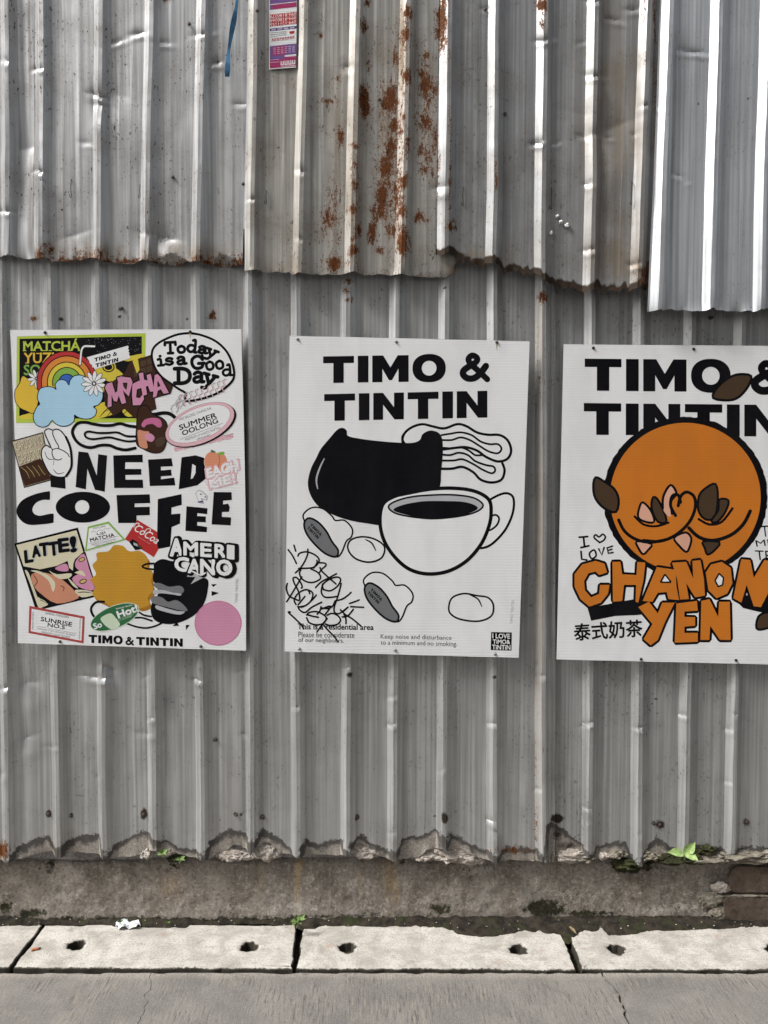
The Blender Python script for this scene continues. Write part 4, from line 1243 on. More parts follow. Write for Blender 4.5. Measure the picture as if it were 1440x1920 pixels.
sole(333, 358)
def bean(pts, mark):
    a = art2('round_puff')
    a.poly('white', pts, sm=5).stroke('black', pts, 10, 5, True)
    a.stroke('black', mark, 9, 5, taper=True)
    a.done()
bean([(388, 1215), (410, 1180), (470, 1165), (540, 1180), (590, 1220), (575, 1280), (510, 1305), (440, 1290), (400, 1255)], [(485, 1180), (520, 1200), (543, 1242)])
bean([(945, 1550), (965, 1500), (1030, 1478), (1100, 1490), (1160, 1500), (1190, 1540), (1180, 1600), (1110, 1630), (1010, 1620), (955, 1590)], [(1060, 1485), (1105, 1508), (1127, 1550)])
# scribble in marker
a = art2('marker_scribble')
a.fr(530, 1010, 6)
for pts in ([(62, 125), (110, 190), (155, 280)], [(127, 75), (147, 140)], [(283, 120), (280, 180), (240, 270), (190, 340), (143, 385)], [(172, 195), (190, 165), (260, 148), (340, 170), (400, 215), (405, 265), (340, 325), (180, 335)],
            [(385, 245), (385, 275), (350, 330)], [(400, 270), (470, 275), (487, 300), (440, 345), (410, 385)], [(420, 325), (440, 365), (520, 440), (600, 510)], [(205, 345), (190, 390), (215, 450), (280, 488), (350, 490), (420, 455), (420, 410), (380, 370), (320, 342)],
            [(370, 550), (430, 490), (520, 440), (605, 395)], [(460, 575), (450, 520), (520, 460), (610, 432), (652, 460), (620, 530), (540, 585), (470, 575)], [(450, 510), (435, 600), (470, 655), (540, 660), (605, 650)],
            [(658, 505), (640, 580), (610, 680), (580, 770), (585, 830), (640, 840), (735, 770)], [(590, 700), (670, 680), (730, 640), (768, 605)], [(590, 700), (560, 760), (510, 785), (440, 780)], [(215, 430), (150, 540), (90, 640), (45, 710)],
            [(52, 505), (42, 560), (70, 640), (140, 680), (190, 690), (180, 600), (130, 500), (118, 445), (160, 440), (205, 500), (220, 545), (210, 555)],
            [(150, 740), (130, 690), (170, 620), (250, 575), (315, 590), (340, 630), (310, 710), (230, 765), (170, 765)], [(175, 742), (250, 650)], [(290, 580), (305, 618)], [(180, 770), (260, 750), (330, 690), (378, 635)], [(175, 765), (190, 800), (250, 830), (330, 770), (438, 715)],
            [(430, 765), (420, 810), (388, 850)], [(440, 790), (540, 760), (480, 850)], [(270, 860), (300, 830), (380, 820), (450, 850), (490, 890), (460, 950), (380, 970), (300, 945), (270, 890)], [(275, 855), (330, 870), (400, 885)],
            [(500, 860), (560, 840), (625, 870), (650, 920), (610, 965), (530, 975), (480, 960)], [(650, 800), (700, 850), (780, 900), (878, 980)], [(670, 880), (730, 870), (795, 795)], [(690, 850), (710, 900), (712, 955)], [(735, 770), (680, 820)], [(752, 730), (860, 690)], [(765, 765), (910, 772)],
            [(85, 825), (65, 830), (140, 900), (210, 970), (235, 1015)], [(500, 900), (450, 960), (388, 1045)], [(450, 960), (520, 1040), (580, 1100), (620, 1160)]):
    a.stroke('black', pts, 19, 5)
a.done('scribbled black marker tag')
a = art2('notice_text')
a.text('black', 'This is a residential area', (112, 1643), (530, 1648), (112, 1674), 0.025)
a.text('text', 'Please be considerate', (116, 1688), (425, 1692), (116, 1718))
a.text('text', 'of our neighbours.', (116, 1720), (366, 1724), (116, 1752))
a.done()
a = art2('notice_text')
a.text('text', 'Keep noise and disturbance', (569, 1701), (960, 1708), (569, 1734))
a.text('text', 'to a minimum and no smoking.', (569, 1734), (990, 1742), (569, 1768))
a.done()
a = art2('badge')
a.poly('black', [(1178, 1690), (1292, 1692), (1290, 1792), (1176, 1789)])
a.text('white', 'I LOVE', (1186, 1698), (1282, 1700), (1186, 1724), 0.03)
a.text('white', 'TiMO&', (1188, 1731), (1282, 1733), (1188, 1754), 0.03)
a.text('white', 'TiNTiN', (1184, 1760), (1284, 1762), (1184, 1786), 0.03)
a.done('black square badge with white hand lettering')
a = art2('side_text'); a.text('lgrey', 'TIMO TINTIN', (1282, 1645), (1290, 1515), (1297, 1645)); a.done()
pins(p2, [(558, 636), (743, 641), (561, 1216.5), (741, 1219), (928, 1226)], Y2 - 0.0005, ME_ZSCREW)
pins(p2, [(931.5, 642)], Y2 - 0.0005, ME_SCREW)
stainmark(p2, [(931.5, 645, 1.6, 14)], Y2)

# ============================ left poster
Art.depth = 0
Y1 = -0.030
p1 = board('poster', 'crowded white NEED COFFEE poster with rainbow, speech bubble and coffee stickers', [(19, 618.5), (452, 617.5), (461.3, 1220), (33.5, 1206)], Y1, (4, 3))
C1, Q1, Q2, Q3, Q4 = (0, 600, 3), (20, 610, 6), (220, 610, 6), (20, 910, 6), (230, 910, 6)
def art1(name, fr=C1):
    return Art(name, p1, fr, Y1)
a = art1('matcha_card')
a.poly('lime', [(95, 92), (818, 74), (815, 575), (90, 579)])
a.poly('black', [(110, 106), (798, 92), (797, 553), (108, 556)])
for pts in ([(545, 250), (640, 265), (700, 320), (640, 350), (570, 330), (520, 310)], [(690, 215), (798, 190), (797, 210), (720, 232)], [(500, 300), (560, 330), (600, 390), (560, 400)], [(560, 470), (700, 440), (690, 500), (560, 540), (520, 530)], [(480, 540), (640, 500), (660, 520), (560, 553), (480, 553)], [(110, 540), (200, 520), (210, 553), (112, 555)], [(690, 500), (797, 470), (797, 520), (720, 545)]):
    a.poly('yellow', pts, sm=3)
for i in range(14):
    x = 560 + i * 10
    a.stroke('black', [(x, 545 - (i % 4) * 12), (x + 40, 505 - (i % 3) * 10)], 3, 0)
rs = random.Random(4)
for i in range(60):
    x, y = rs.uniform(480, 790), rs.uniform(98, 180)
    a.poly('lgrey', [(x, y), (x + 3, y - 1.5), (x + 2.5, y + 2)])
a.ell('yellow', 610, 265, 42, 36, 0); a.ell('black', 610, 265, 35, 29, 0); a.ell('yellow', 610, 265, 28, 22, 0); a.ell('black', 610, 265, 22, 17, 0)
a.fr(*Q1)
a.text('lime', 'MATCHÁ', (145, 155), (780, 150), (145, 288), 0.028)
a.text('lemon', 'YUZU', (150, 312), (560, 308), (150, 425), 0.028)
a.text('green', 'SODA', (150, 445), (560, 441), (150, 558), 0.028)
for (x, y) in ((150, 180), (150, 280), (255, 280), (370, 280), (400, 180), (440, 280), (560, 280), (650, 280), (770, 280), (180, 420), (300, 312)):
    a.poly('lime' if y < 300 else 'lemon', [(x - 14, y), (x + 26, y), (x + 26, y + 9), (x - 14, y + 9)])
a.done('lime bordered black card')
a = art1('lemon', Q1)
lm = [(105, 640), (118, 590), (145, 568), (180, 590), (215, 600), (270, 640), (310, 720), (315, 820), (295, 920), (250, 990), (180, 965), (100, 925), (50, 845), (48, 740), (75, 690)]
a.outl('lemon', 'black', lm, 9, 4); a.done()
def daisy(name, cx, cy, r, k, fr=Q1):
    a = art1(name, fr)
    for i in range(k):
        an = 360 / k * i + 12
        dx, dy = math.cos(math.radians(an)), math.sin(math.radians(an))
        a.ell('black', cx + dx * r * .58, cy + dy * r * .58, r * .46, r * .19, an, 20)
        a.ell('white', cx + dx * r * .58, cy + dy * r * .58, r * .41, r * .145, an, 20)
    a.ell('black', cx, cy, r * .14, r * .14, 0, 16); a.ell('white', cx, cy, r * .09, r * .09, 0, 16)
    a.done()
daisy('daisy', 290, 600, 105, 9)
a = art1('rainbow', Q1)
for (r, c) in ((338, 'red'), (285, 'orange'), (218, 'yellow'), (160, 'green'), (88, 'blue')):
    a.ell('black', 632, 640, r + 6, r * 1.035 + 6, 0, 40, 165, 365)
    a.ell(c, 632, 640, r - 5, r * 1.035 - 5, 0, 40, 165, 365)
a.done()
a = art1('straw', Q1)
a.stroke('black', [(780, 440), (790, 330), (795, 290), (805, 260), (830, 236), (870, 234), (945, 236)], 32, 4)
a.stroke('white', [(780, 436), (790, 330), (795, 290), (805, 260), (830, 236), (870, 234), (942, 236)], 20, 4)
a.done()
a = art1('cloud', Q1)
cl = [(305, 770), (335, 710), (410, 690), (480, 698), (512, 722), (500, 670), (535, 622), (585, 610), (630, 632), (655, 672), (668, 620), (710, 572), (780, 558), (845, 585), (880, 650), (970, 685), (1035, 760), (1028, 840), (985, 895), (930, 915), (965, 950), (950, 1015), (890, 1050), (810, 1052), (740, 1025), (718, 1008), (712, 1080), (640, 1130), (560, 1132), (495, 1100), (465, 1070), (420, 1128), (350, 1145), (285, 1115), (255, 1050), (262, 985), (300, 910), (328, 885), (302, 830)]
a.outl('sky', 'black', cl, 10, 3); a.done()
daisy('daisy', 938, 655, 142, 11)
a = art1('chocolate_splash')
a.poly('choc', [(730, 235), (860, 192), (870, 260), (920, 330), (975, 370), (960, 415), (870, 440), (880, 500), (830, 520), (760, 555), (700, 500), (640, 540), (590, 480), (585, 380), (640, 340), (700, 300)])
for i in range(3):
    for j in range(2):
        x, y = 752 + i * 36, 245 + j * 42 - i * 12
        a.poly('brown', [(x, y), (x + 30, y - 10), (x + 34, y + 22), (x + 4, y + 32)])
a.poly('yellow', [(745, 230), (775, 215), (785, 280), (770, 300)])
a.done()
def block_letters(a, c, letters, line='black', w=8):
    for pts, hs in letters:
        a.stroke(line, a.dense(pts), w * 2, 0, True)
    for pts, hs in letters:
        a.poly(c, pts, hs)
        for h in hs:
            a.stroke(line, a.dense(h), w * 0.7, 0, True)
a = art1('mocha_lettering', Q1)
M_ = [([(1060, 700), (1085, 655), (1140, 640), (1175, 760), (1200, 740), (1205, 650), (1240, 650), (1300, 870), (1250, 885), (1215, 790), (1195, 860), (1160, 850), (1135, 780), (1135, 910), (1090, 925), (1095, 780)], []),
      ([(1195, 590), (1240, 575), (1350, 590), (1370, 640), (1330, 800), (1270, 740), (1215, 660)], [[(1265, 650), (1310, 650), (1300, 720), (1275, 690)]]),
      ([(1370, 660), (1450, 620), (1480, 700), (1420, 720), (1410, 810), (1450, 820), (1490, 770), (1500, 830), (1460, 895), (1375, 900), (1365, 780)], []),
      ([(1440, 540), (1490, 530), (1500, 610), (1540, 620), (1530, 560), (1575, 545), (1620, 740), (1570, 750), (1545, 680), (1520, 690), (1535, 780), (1485, 790)], []),
      ([(1620, 560), (1665, 545), (1780, 760), (1720, 770), (1690, 720), (1655, 735), (1640, 800), (1600, 815)], [[(1655, 630), (1680, 680), (1655, 690)]])]
block_letters(a, 'pink', M_, 'black', 14)
a.done('pink jagged lettering MOCHA')
a = art1('ticket', Q1)
zz = [(1320, 228), (1328, 250), (1318, 262), (1333, 280), (1324, 296), (1338, 312), (1330, 330), (1345, 350), (1340, 372)]
a.poly('white', [(855, 360)] + zz + [(945, 495), (935, 470), (925, 480), (910, 440), (895, 435), (880, 395)])
a.wide('black', 'TIMO', (942, 368), (1125, 318), 44); a.wide('black', '&', (1150, 305), (1195, 293), 44)
a.wide('black', 'TINTIN', (955, 432), (1210, 362), 44)
a.done('torn white ticket with the cafe name')
# speech bubble
a = art1('speech_bubble', Q2)
bub = [(705, 98), (600, 130), (470, 195), (400, 270), (390, 370), (430, 490), (500, 580), (580, 640), (690, 715), (775, 770), (770, 850), (950, 825), (1130, 760), (1240, 680), (1305, 600), (1310, 500), (1275, 380), (1210, 270), (1100, 175), (960, 115), (830, 90)]
a.poly('white', bub, sm=3).stroke('black', bub, 26, 4, True)
def slab_text(word, tl, tr, h, w):
    """fat rounded slab-serif letters drawn as strokes"""
    GL = dict(
        T=([[(0.1, .93), (.9, .93)], [(.5, .93), (.5, .06)], [(.3, .03), (.7, .03)], [(.08, .95), (.06, .72)], [(.92, .95), (.94, .72)]], 1.0),
        o=([[(.4, .58), (.16, .46), (.12, .3), (.2, .1), (.4, .04), (.62, .12), (.68, .3), (.62, .48), (.42, .58)]], .8),
        d=([[(.58, .56), (.3, .58), (.13, .42), (.13, .2), (.3, .05), (.52, .1), (.62, .25)], [(.48, .97), (.66, .97), (.66, .1)], [(.64, .05), (.8, .05)]], .85),
        a=([[(.14, .48), (.3, .58), (.5, .56), (.6, .44), (.6, .1)], [(.58, .34), (.34, .32), (.14, .22), (.18, .07), (.38, .04), (.58, .16)], [(.6, .06), (.76, .08)]], .82),
        y=([[(.02, .56), (.3, .56)], [(.16, .54), (.42, .06)], [(.56, .56), (.82, .56)], [(.68, .54), (.42, .0), (.28, -.24), (.1, -.26)]], .86),
        i=([[(.06, .56), (.24, .56), (.24, .06)], [(.04, .04), (.42, .04)], [(.22, .84), (.25, .84)]], .46),
        s=([[(.56, .5), (.36, .59), (.16, .5), (.2, .36), (.5, .27), (.56, .12), (.34, .02), (.1, .12)]], .68),
        G=([[(.84, .7), (.66, .92), (.4, .94), (.16, .74), (.12, .42), (.26, .12), (.52, .03), (.8, .14), (.84, .4)], [(.56, .4), (.96, .4)], [(.84, .95), (.85, .68)]], 1.0),
        D=([[(.02, .95), (.5, .95), (.8, .8), (.9, .5), (.8, .2), (.5, .05), (.02, .05)], [(.24, .95), (.24, .05)]], 1.02))
    tot = sum(GL[c][1] if c != ' ' else .35 for c in word)
    ux, uy = (tr[0] - tl[0]) / tot, (tr[1] - tl[1]) / tot
    sc = math.hypot(ux, uy)
    vx, vy = uy / sc * h, -ux / sc * h
    x = 0
    for c in word:
        if c == ' ':
            x += .35; continue
        for st in GL[c][0]:
            a.stroke('black', [(tl[0] + ux * (x + p[0]) + vx * (p[1] - 1), tl[1] + uy * (x + p[0]) + vy * (p[1] - 1)) for p in st], w, 4 if len(st) > 2 else 0)
        x += GL[c][1]
slab_text('To', (525, 185), (770, 175), 135, 34)
slab_text('da', (785, 160), (1030, 185), 140, 34)
slab_text('y', (1025, 195), (1165, 245), 140, 34)
slab_text('is', (440, 330), (630, 310), 130, 32)
slab_text('a', (655, 295), (780, 290), 150, 34)
slab_text('G', (815, 345), (980, 335), 150, 38)
slab_text('oo', (975, 345), (1195, 325), 165, 32)
slab_text('d', (1165, 450), (1290, 440), 125, 30)
slab_text('D', (640, 480), (840, 478), 180, 46)
slab_text('a', (845, 440), (990, 445), 205, 42)
slab_text('y', (995, 455), (1160, 500), 195, 42)
a.done('speech bubble reading Today is a Good Day')
# brown patch with pink splash (no figure)
a = art1('chocolate_patch', Q2)
a.stroke('black', [(330, 1010), (430, 1000), (530, 985), (600, 1000), (650, 1040)], 40, 4)
pt = [(215, 1130), (240, 940), (330, 900), (400, 1000), (500, 1040), (560, 1120), (550, 1320), (500, 1420), (400, 1435), (290, 1390), (215, 1330)]
a.outl('choc', 'black', pt, 10, 3)
a.poly('rose', [(270, 1120), (310, 1060), (400, 1040), (480, 1060), (500, 1130), (460, 1150), (400, 1110), (330, 1120), (300, 1150)], sm=3)
a.poly('skin', [(230, 1180), (300, 1190), (360, 1200), (330, 1290), (340, 1380), (260, 1370), (235, 1300)], sm=3)
a.poly('pink', [(310, 1230), (370, 1215), (420, 1260), (390, 1310), (330, 1290)], sm=3)
a.poly('brown', [(430, 1290), (520, 1250), (530, 1330), (450, 1370)], sm=3)
a.done()
a = art1('steam_lines', Q1)
a.stroke('black', [(1400, 1140), (1320, 1130), (1230, 1105), (1130, 1125), (1030, 1125), (930, 1110), (840, 1090), (760, 1100), (710, 1150), (695, 1210), (730, 1290), (800, 1350), (900, 1375), (1010, 1350), (1110, 1350), (1200, 1385), (1300, 1400), (1400, 1380)], 34, 5)
a.stroke('black', [(1400, 1250), (1300, 1245), (1200, 1205), (1090, 1210), (980, 1210), (880, 1195), (835, 1215), (850, 1260), (920, 1280), (1020, 1270), (1110, 1260), (1200, 1280), (1310, 1305), (1400, 1300)], 24, 5)
a.done()
# oolong oval
a = art1('oolong_label', Q2)
def rot_ell(c, cx, cy, rx, ry, rot):
    a.ell(c, cx, cy, rx, ry, rot, 60)
for i in range(9):
    x = 690 + i * 62
    y = 900 - i * 22
    a.stroke('black', [(x, y + 30), (x - 20, y - 20), (x + 15, y - 50), (x, y - 95), (x + 30, y - 120)], 5, 4)
    a.stroke('blush', [(x + 14, y + 30), (x - 4, y - 20), (x + 30, y - 50), (x + 18, y - 90), (x + 46, y - 118)], 9, 4)
for (x, y) in ((700, 870), (650, 930), (790, 800)):
    a.stroke('lgrey', [(x - 30, y + 60), (x - 45, y), (x, y - 50), (x + 35, y), (x + 10, y + 50)], 7, 4)
for i in range(7):
    x, y = 640 + i * 95, 1400 - i * 22
    a.poly('blush', [(x, y - 30), (x + 80, y - 50), (x + 95, y - 10), (x + 50, y + 10), (x + 10, y + 20)], sm=3)
    a.stroke('rose', [(x, y), (x + 40, y - 20), (x + 90, y - 12)], 4, 3)
a.stroke('grey', [(1180, 1230), (1250, 1245), (1300, 1215)], 5, 4)
rot_ell('black', 948, 1128, 415, 205, -23)
rot_ell('black', 930, 1118, 418, 214, -23)
rot_ell('blush', 928, 1114, 410, 208, -23)
rot_ell('rose', 922, 1108, 372, 178, -23)
rot_ell('white', 922, 1108, 368, 174, -23)
a.text('text', 'MAE SALONG, CHIANG RAI', (690, 1045), (1050, 915), (700, 1080), 0.005)
a.text('black', 'SUMMER', (690, 1125), (1105, 980), (705, 1180), 0.038)
a.text('black', 'OOLONG', (722, 1190), (1120, 1042), (738, 1242), 0.038)
a.stroke('text', [(705, 1283), (1185, 1102)], 3.5, 0)
a.text('grey', 'PREMIUM of HANDCRAFTED', (760, 1275), (1155, 1135), (770, 1303))
a.text('text', 'ORGANIC', (890, 1275), (1045, 1220), (897, 1297), 0.01)
a.done('pink rimmed oval label')
# cappuccino card
a = art1('cappuccino_card', Q1)
a.poly('black', [(8, 1300), (365, 1200), (470, 1740), (150, 1830)])
a.poly('tan', [(20, 1310), (358, 1215), (455, 1730), (156, 1815)])
a.poly('choc', [(90, 1590), (330, 1500), (410, 1560), (452, 1728), (158, 1810)])
for i in range(12):
    a.stroke('gold' if i % 3 == 0 else 'brown', [(110 + i * 22, 1590 - i * 2), (180 + i * 20, 1650), (210 + i * 20, 1720 - i * 4)], 5, 3, taper=True)
a.text('brown', 'CAPUCINNO', (45, 1320), (350, 1235), (75, 1420), 0.0)
a.text('cream', 'CAPUCINNO', (38, 1316), (343, 1231), (68, 1416), 0.0)
a.text('brown', 'CAPUCINO', (76, 1462), (345, 1385), (102, 1570), 0.01)
a.text('cream', 'CAPUCINO', (70, 1456), (340, 1380), (96, 1564), 0.0)
a.done('tilted brown card')
# big hand lettering
a = art1('need_lettering', Q1)
a.poly('black', [(445, 1660), (610, 1660), (618, 1838), (450, 1818)])
a.poly('black', [(762, 1418), (872, 1432), (968, 1690), (985, 1448), (1085, 1465), (1058, 1872), (948, 1850), (862, 1612), (846, 1845), (730, 1820)])
a.fr(*C1)
a.poly('black', [(637, 762), (802, 757), (803, 800), (705, 800), (703, 838), (795, 838), (795, 870), (705, 872), (706, 898), (803, 898), (806, 945), (642, 945)])
a.fr(*Q2)
a.poly('black', [(345, 1510), (610, 1495), (625, 1585), (490, 1590), (490, 1632), (605, 1622), (612, 1690), (490, 1698), (490, 1732), (640, 1712), (652, 1800), (365, 1808)])
a.poly('black', [(722, 1485), (880, 1462), (975, 1490), (1020, 1580), (1000, 1720), (900, 1800), (690, 1845)], [[(842, 1560), (882, 1580), (880, 1660), (850, 1720), (825, 1730)]])
a.done('hand drawn black lettering NEED')
a = art1('coffee_lettering', C1)
a.poly('black', [(281, 972), (278, 963), (255, 966), (195, 980), (130, 1010), (97, 1052), (95, 1092), (122, 1132), (165, 1152), (230, 1150), (296, 1141), (301, 1130), (302, 1096), (296, 1089), (268, 1092), (225, 1101), (192, 1090), (182, 1062), (203, 1028), (240, 1012), (276, 1012), (281, 1005)], sm=3)
a.poly('black', [(466 + 153 * math.cos(t) * (1 + 0), 1053 + 87 * math.sin(t)) for t in np.linspace(0, 6.283, 44, endpoint=False)], [[(462 + 40 * math.cos(t), 1052 + 39 * math.sin(t)) for t in np.linspace(0, 6.283, 28, endpoint=False)]])
a.poly('black', [(655, 985), (842, 980), (845, 1030), (758, 1032), (756, 1052), (842, 1050), (843, 1098), (768, 1100), (768, 1142), (665, 1142)])
a.fr(*Q4)
a.poly('black', [(395, 155), (662, 98), (665, 220), (550, 250), (548, 325), (650, 318), (645, 430), (552, 470), (535, 690), (405, 715), (385, 690)])
a.poly('black', [(718, 235), (955, 258), (950, 325), (840, 312), (838, 345), (935, 350), (935, 415), (838, 412), (838, 452), (950, 468), (945, 528), (705, 512)])
a.poly('black', [(1025, 75), (1225, 78), (1228, 165), (1130, 172), (1128, 215), (1185, 205), (1205, 245), (1195, 298), (1118, 300), (1115, 355), (1220, 360), (1215, 450), (1000, 440)])
a.done('hand drawn black lettering COFFEE')
a = art1('torn_sticker', Q4)
a.poly('lgrey', [(815, 90), (850, 50), (900, 65), (960, 120), (950, 170), (900, 160), (920, 210), (860, 200), (840, 150)])
a.poly('white', [(825, 95), (850, 62), (890, 75), (945, 125), (935, 160), (880, 140), (890, 185), (860, 180)])
a.poly('navy', [(840, 185), (900, 170), (905, 190), (850, 195)]); a.ell('black', 880, 100, 14, 6, 20, 10); a.ell('black', 930, 130, 8, 9, 0, 10)
a.done()
# raised hand in two fingers
a = art1('hand_sign', Q1)
hd = [(385, 1220), (395, 1175), (435, 1165), (475, 1180), (510, 1168), (560, 1185), (620, 1260), (665, 1370), (680, 1480), (680, 1600), (630, 1690), (560, 1710), (470, 1690), (420, 1640), (370, 1540), (345, 1460), (355, 1390), (400, 1350), (450, 1370)]
a.outl('white', 'black', hd, 14, 4)
a.stroke('black', [(620, 1255), (668, 1370), (684, 1490), (680, 1600), (625, 1695)], 26, 4)
a.stroke('black', [(475, 1190), (475, 1230), (510, 1310), (535, 1350), (542, 1390)], 12, 4)
a.stroke('black', [(400, 1250), (430, 1330), (470, 1400)], 11, 4)
a.stroke('black', [(470, 1400), (465, 1440), (490, 1500), (540, 1515), (575, 1500)], 11, 4)
a.stroke('black', [(470, 1400), (520, 1385), (590, 1410), (640, 1445), (660, 1480)], 11, 4)
a.stroke('black', [(385, 1420), (405, 1480), (440, 1508), (485, 1505)], 9, 4, taper=True)
a.stroke('black', [(490, 1510), (480, 1570)], 9, 0, taper=True)
a.stroke('black', [(480, 1620), (530, 1670), (600, 1655)], 9, 4, taper=True)
a.done('white hand holding up two fingers')
# peach
a = art1('peach_print', Q2)
a.ell('white', 1110, 1535, 135, 135, 0)
a.ell('peach', 1070, 1530, 92, 110, 0); a.ell('peach', 1160, 1540, 75, 105, 0)
a.stroke('brick', [(1130, 1430), (1150, 1500), (1140, 1580), (1120, 1630)], 7, 4)
a.poly('dgreen', [(1055, 1400), (1110, 1425), (1060, 1430)], sm=3); a.poly('green', [(1130, 1440), (1180, 1420), (1210, 1440), (1160, 1465)], sm=3)
a.text('blush', 'EACH', (990, 1610), (1365, 1505), (1005, 1730), 0.09)
a.text('white', 'EACH', (1000, 1617), (1350, 1520), (1014, 1718), 0.045)
a.text('blush', 'ME!', (1020, 1735), (1325, 1655), (1040, 1850), 0.09)
a.text('white', 'ME!', (1034, 1741), (1310, 1670), (1052, 1836), 0.045)
a.stroke('blush', [(985, 1750), (1060, 1835), (1250, 1790), (1330, 1700), (1355, 1600)], 7, 4)
a.done('peach with pink bubble lettering')
# sticker: comic panel, abstract
a = art1('latte_panel', Q3)
a.poly('black', [(38, 655), (755, 475), (995, 1245), (285, 1410)])
a.poly('cream', [(65, 672), (740, 505), (965, 1225), (305, 1385)])
a.poly('black', [(120, 905), (330, 945), (520, 905), (640, 850), (660, 930), (700, 960), (705, 880), (725, 830), (830, 740), (970, 1228), (300, 1390)])
a.poly('skin', [(235, 1000), (400, 985), (560, 1050), (640, 1110), (720, 1190), (760, 1270), (520, 1330), (340, 1220), (260, 1130)], sm=3)
a.poly('pink', [(500, 930), (620, 880), (650, 960), (560, 965)], sm=3)
a.poly('pink', [(735, 850), (825, 770), (880, 930), (945, 1170), (780, 1150), (690, 1050), (780, 980), (730, 920)], sm=3)
for pts in ([(225, 960), (330, 1000), (430, 1080), (475, 1200), (500, 1100), (420, 1010), (300, 960)], [(160, 960), (215, 1100), (300, 1340), (340, 1370), (250, 1120), (200, 980)], [(430, 960), (520, 1000), (680, 990), (660, 1040), (540, 1050)], [(720, 1180), (850, 1180), (960, 1220), (800, 1260)], [(280, 1250), (420, 1330), (360, 1370), (315, 1380)], [(720, 980), (800, 960), (840, 1020), (770, 1000)], [(640, 1040), (700, 1090), (760, 1160), (700, 1130)]):
    a.poly('cream', pts, sm=3)
for (x, y, r) in ((800, 835, 30), (815, 1080, 34)):
    a.ell('black', x, y, r * 1.3, r * .8, -20, 24); a.ell('gold', x, y, r, r * .52, -20, 24)
for pts in ([(250, 1000), (300, 1080), (260, 1140)], [(560, 1130), (600, 1150), (590, 1190)], [(750, 1210), (830, 1200), (930, 1215)], [(330, 1290), (420, 1330)], [(300, 1240), (370, 1310)]):
    a.stroke('black', pts, 9, 4, taper=True)
for i, (ch, x, y, w, h) in enumerate((('L', 155, 740, 82, 130), ('A', 238, 690, 82, 120), ('T', 325, 660, 95, 135), ('T', 430, 650, 95, 140), ('E', 535, 610, 110, 140), ('!', 670, 590, 55, 160))):
    a.text('lgrey', ch, (x + 14, y - 8), (x + w + 14, y - 22), (x + 26, y + h - 8), 0.07)
    a.text('black', ch, (x, y), (x + w, y - 14), (x + 12, y + h), 0.07)
a.done('comic style panel reading LATTE!')
a = art1('matcha_label', Q3)
a.poly('pgreen', [(865, 460), (1105, 402), (1302, 615), (832, 750)])
a.poly('green', [(868, 466), (1103, 410), (1292, 613), (838, 742)])
a.poly('white', [(882, 484), (1097, 432), (1262, 607), (856, 722)])
a.text('text', 'KYOTO, JAPAN', (928, 478), (1066, 448), (930, 503), 0.01)
a.stroke('grey', [(905, 530), (940, 515), (965, 528), (1000, 500), (1030, 510), (1065, 485), (1095, 492), (1120, 478)], 4, 4)
a.text('black', 'UJI', (968, 540), (1060, 518), (976, 570), 0.038)
a.text('black', 'MATCHA', (890, 597), (1160, 535), (900, 638), 0.038)
a.stroke('text', [(880, 658), (1210, 572)], 3, 0)
a.text('grey', 'PREMIUM of HANDCRAFTED', (910, 660), (1180, 598), (914, 678))
a.text('text', '100% Tea Matcha', (945, 678), (1155, 628), (949, 694), 0.01)
a.done('white trapezoid tea label with green rim')
a = art1('cocoa_packet', Q4)
a.poly('red', [(165, 388), (390, 525), (392, 690), (405, 715), (350, 808), (25, 605)])
a.text('white', 'CoCoa', (165, 428), (425, 590), (115, 500), 0.012, 0.06)
a.stroke('white', [(125, 470), (150, 430), (185, 430), (175, 462)], 9, 4); a.stroke('white', [(240, 540), (275, 490), (315, 495), (300, 525)], 9, 4)
a.text('blush', 'chocolate drink', (178, 572), (315, 655), (174, 582))
a.poly('black', [(75, 640), (110, 605), (170, 640), (190, 690), (205, 720), (140, 728)])
a.poly('lgrey', [(120, 640), (165, 660), (170, 690), (125, 670)]); a.poly('brown', [(160, 650), (230, 700), (210, 720), (180, 700)])
a.done('red packet with white script')
# amber splat
a = art1('amber_splat')
sp = [(545, 1310), (610, 1300), (640, 1268), (690, 1270), (725, 1300), (790, 1300), (830, 1340), (828, 1385), (858, 1420), (850, 1470), (862, 1520), (830, 1560), (840, 1600), (790, 1620), (740, 1600), (690, 1625), (630, 1615), (590, 1590), (545, 1570), (520, 1540), (535, 1500), (508, 1460), (540, 1430), (520, 1380), (545, 1350)]
a.poly('dochre', [(x + 12, y + 18) for x, y in sp], sm=4)
a.poly('ochre', sp, sm=4)
a.done('amber blob with wavy rim')
a = art1('black_mug', Q4)
a.stroke('black', [(350, 880), (270, 885), (222, 910), (260, 935), (350, 945)], 22, 4)
bm_ = [(350, 950), (355, 880), (440, 830), (540, 850), (600, 870), (700, 1000), (860, 1030), (955, 1060), (960, 1160), (920, 1320), (830, 1440), (700, 1520), (560, 1560), (430, 1550), (345, 1500), (315, 1400), (340, 1300), (400, 1220), (380, 1130), (340, 1060)]
a.poly('black', bm_, sm=4)
a.poly('grey', [(320, 1270), (345, 1245), (440, 1260), (510, 1310), (600, 1290), (680, 1340), (730, 1410), (640, 1405), (520, 1375), (400, 1345), (330, 1320)], sm=4)
a.poly('grey', [(340, 1110), (420, 1100), (520, 1140), (640, 1130), (690, 1170), (660, 1215), (520, 1195), (400, 1170)], sm=4)
a.poly('lgrey', [(350, 1180), (460, 1180), (560, 1205), (660, 1220), (640, 1240), (540, 1225), (430, 1215), (350, 1225)], sm=4)
a.poly('lgrey', [(380, 1350), (500, 1385), (620, 1415), (700, 1420), (640, 1455), (500, 1430), (380, 1390)], sm=4)
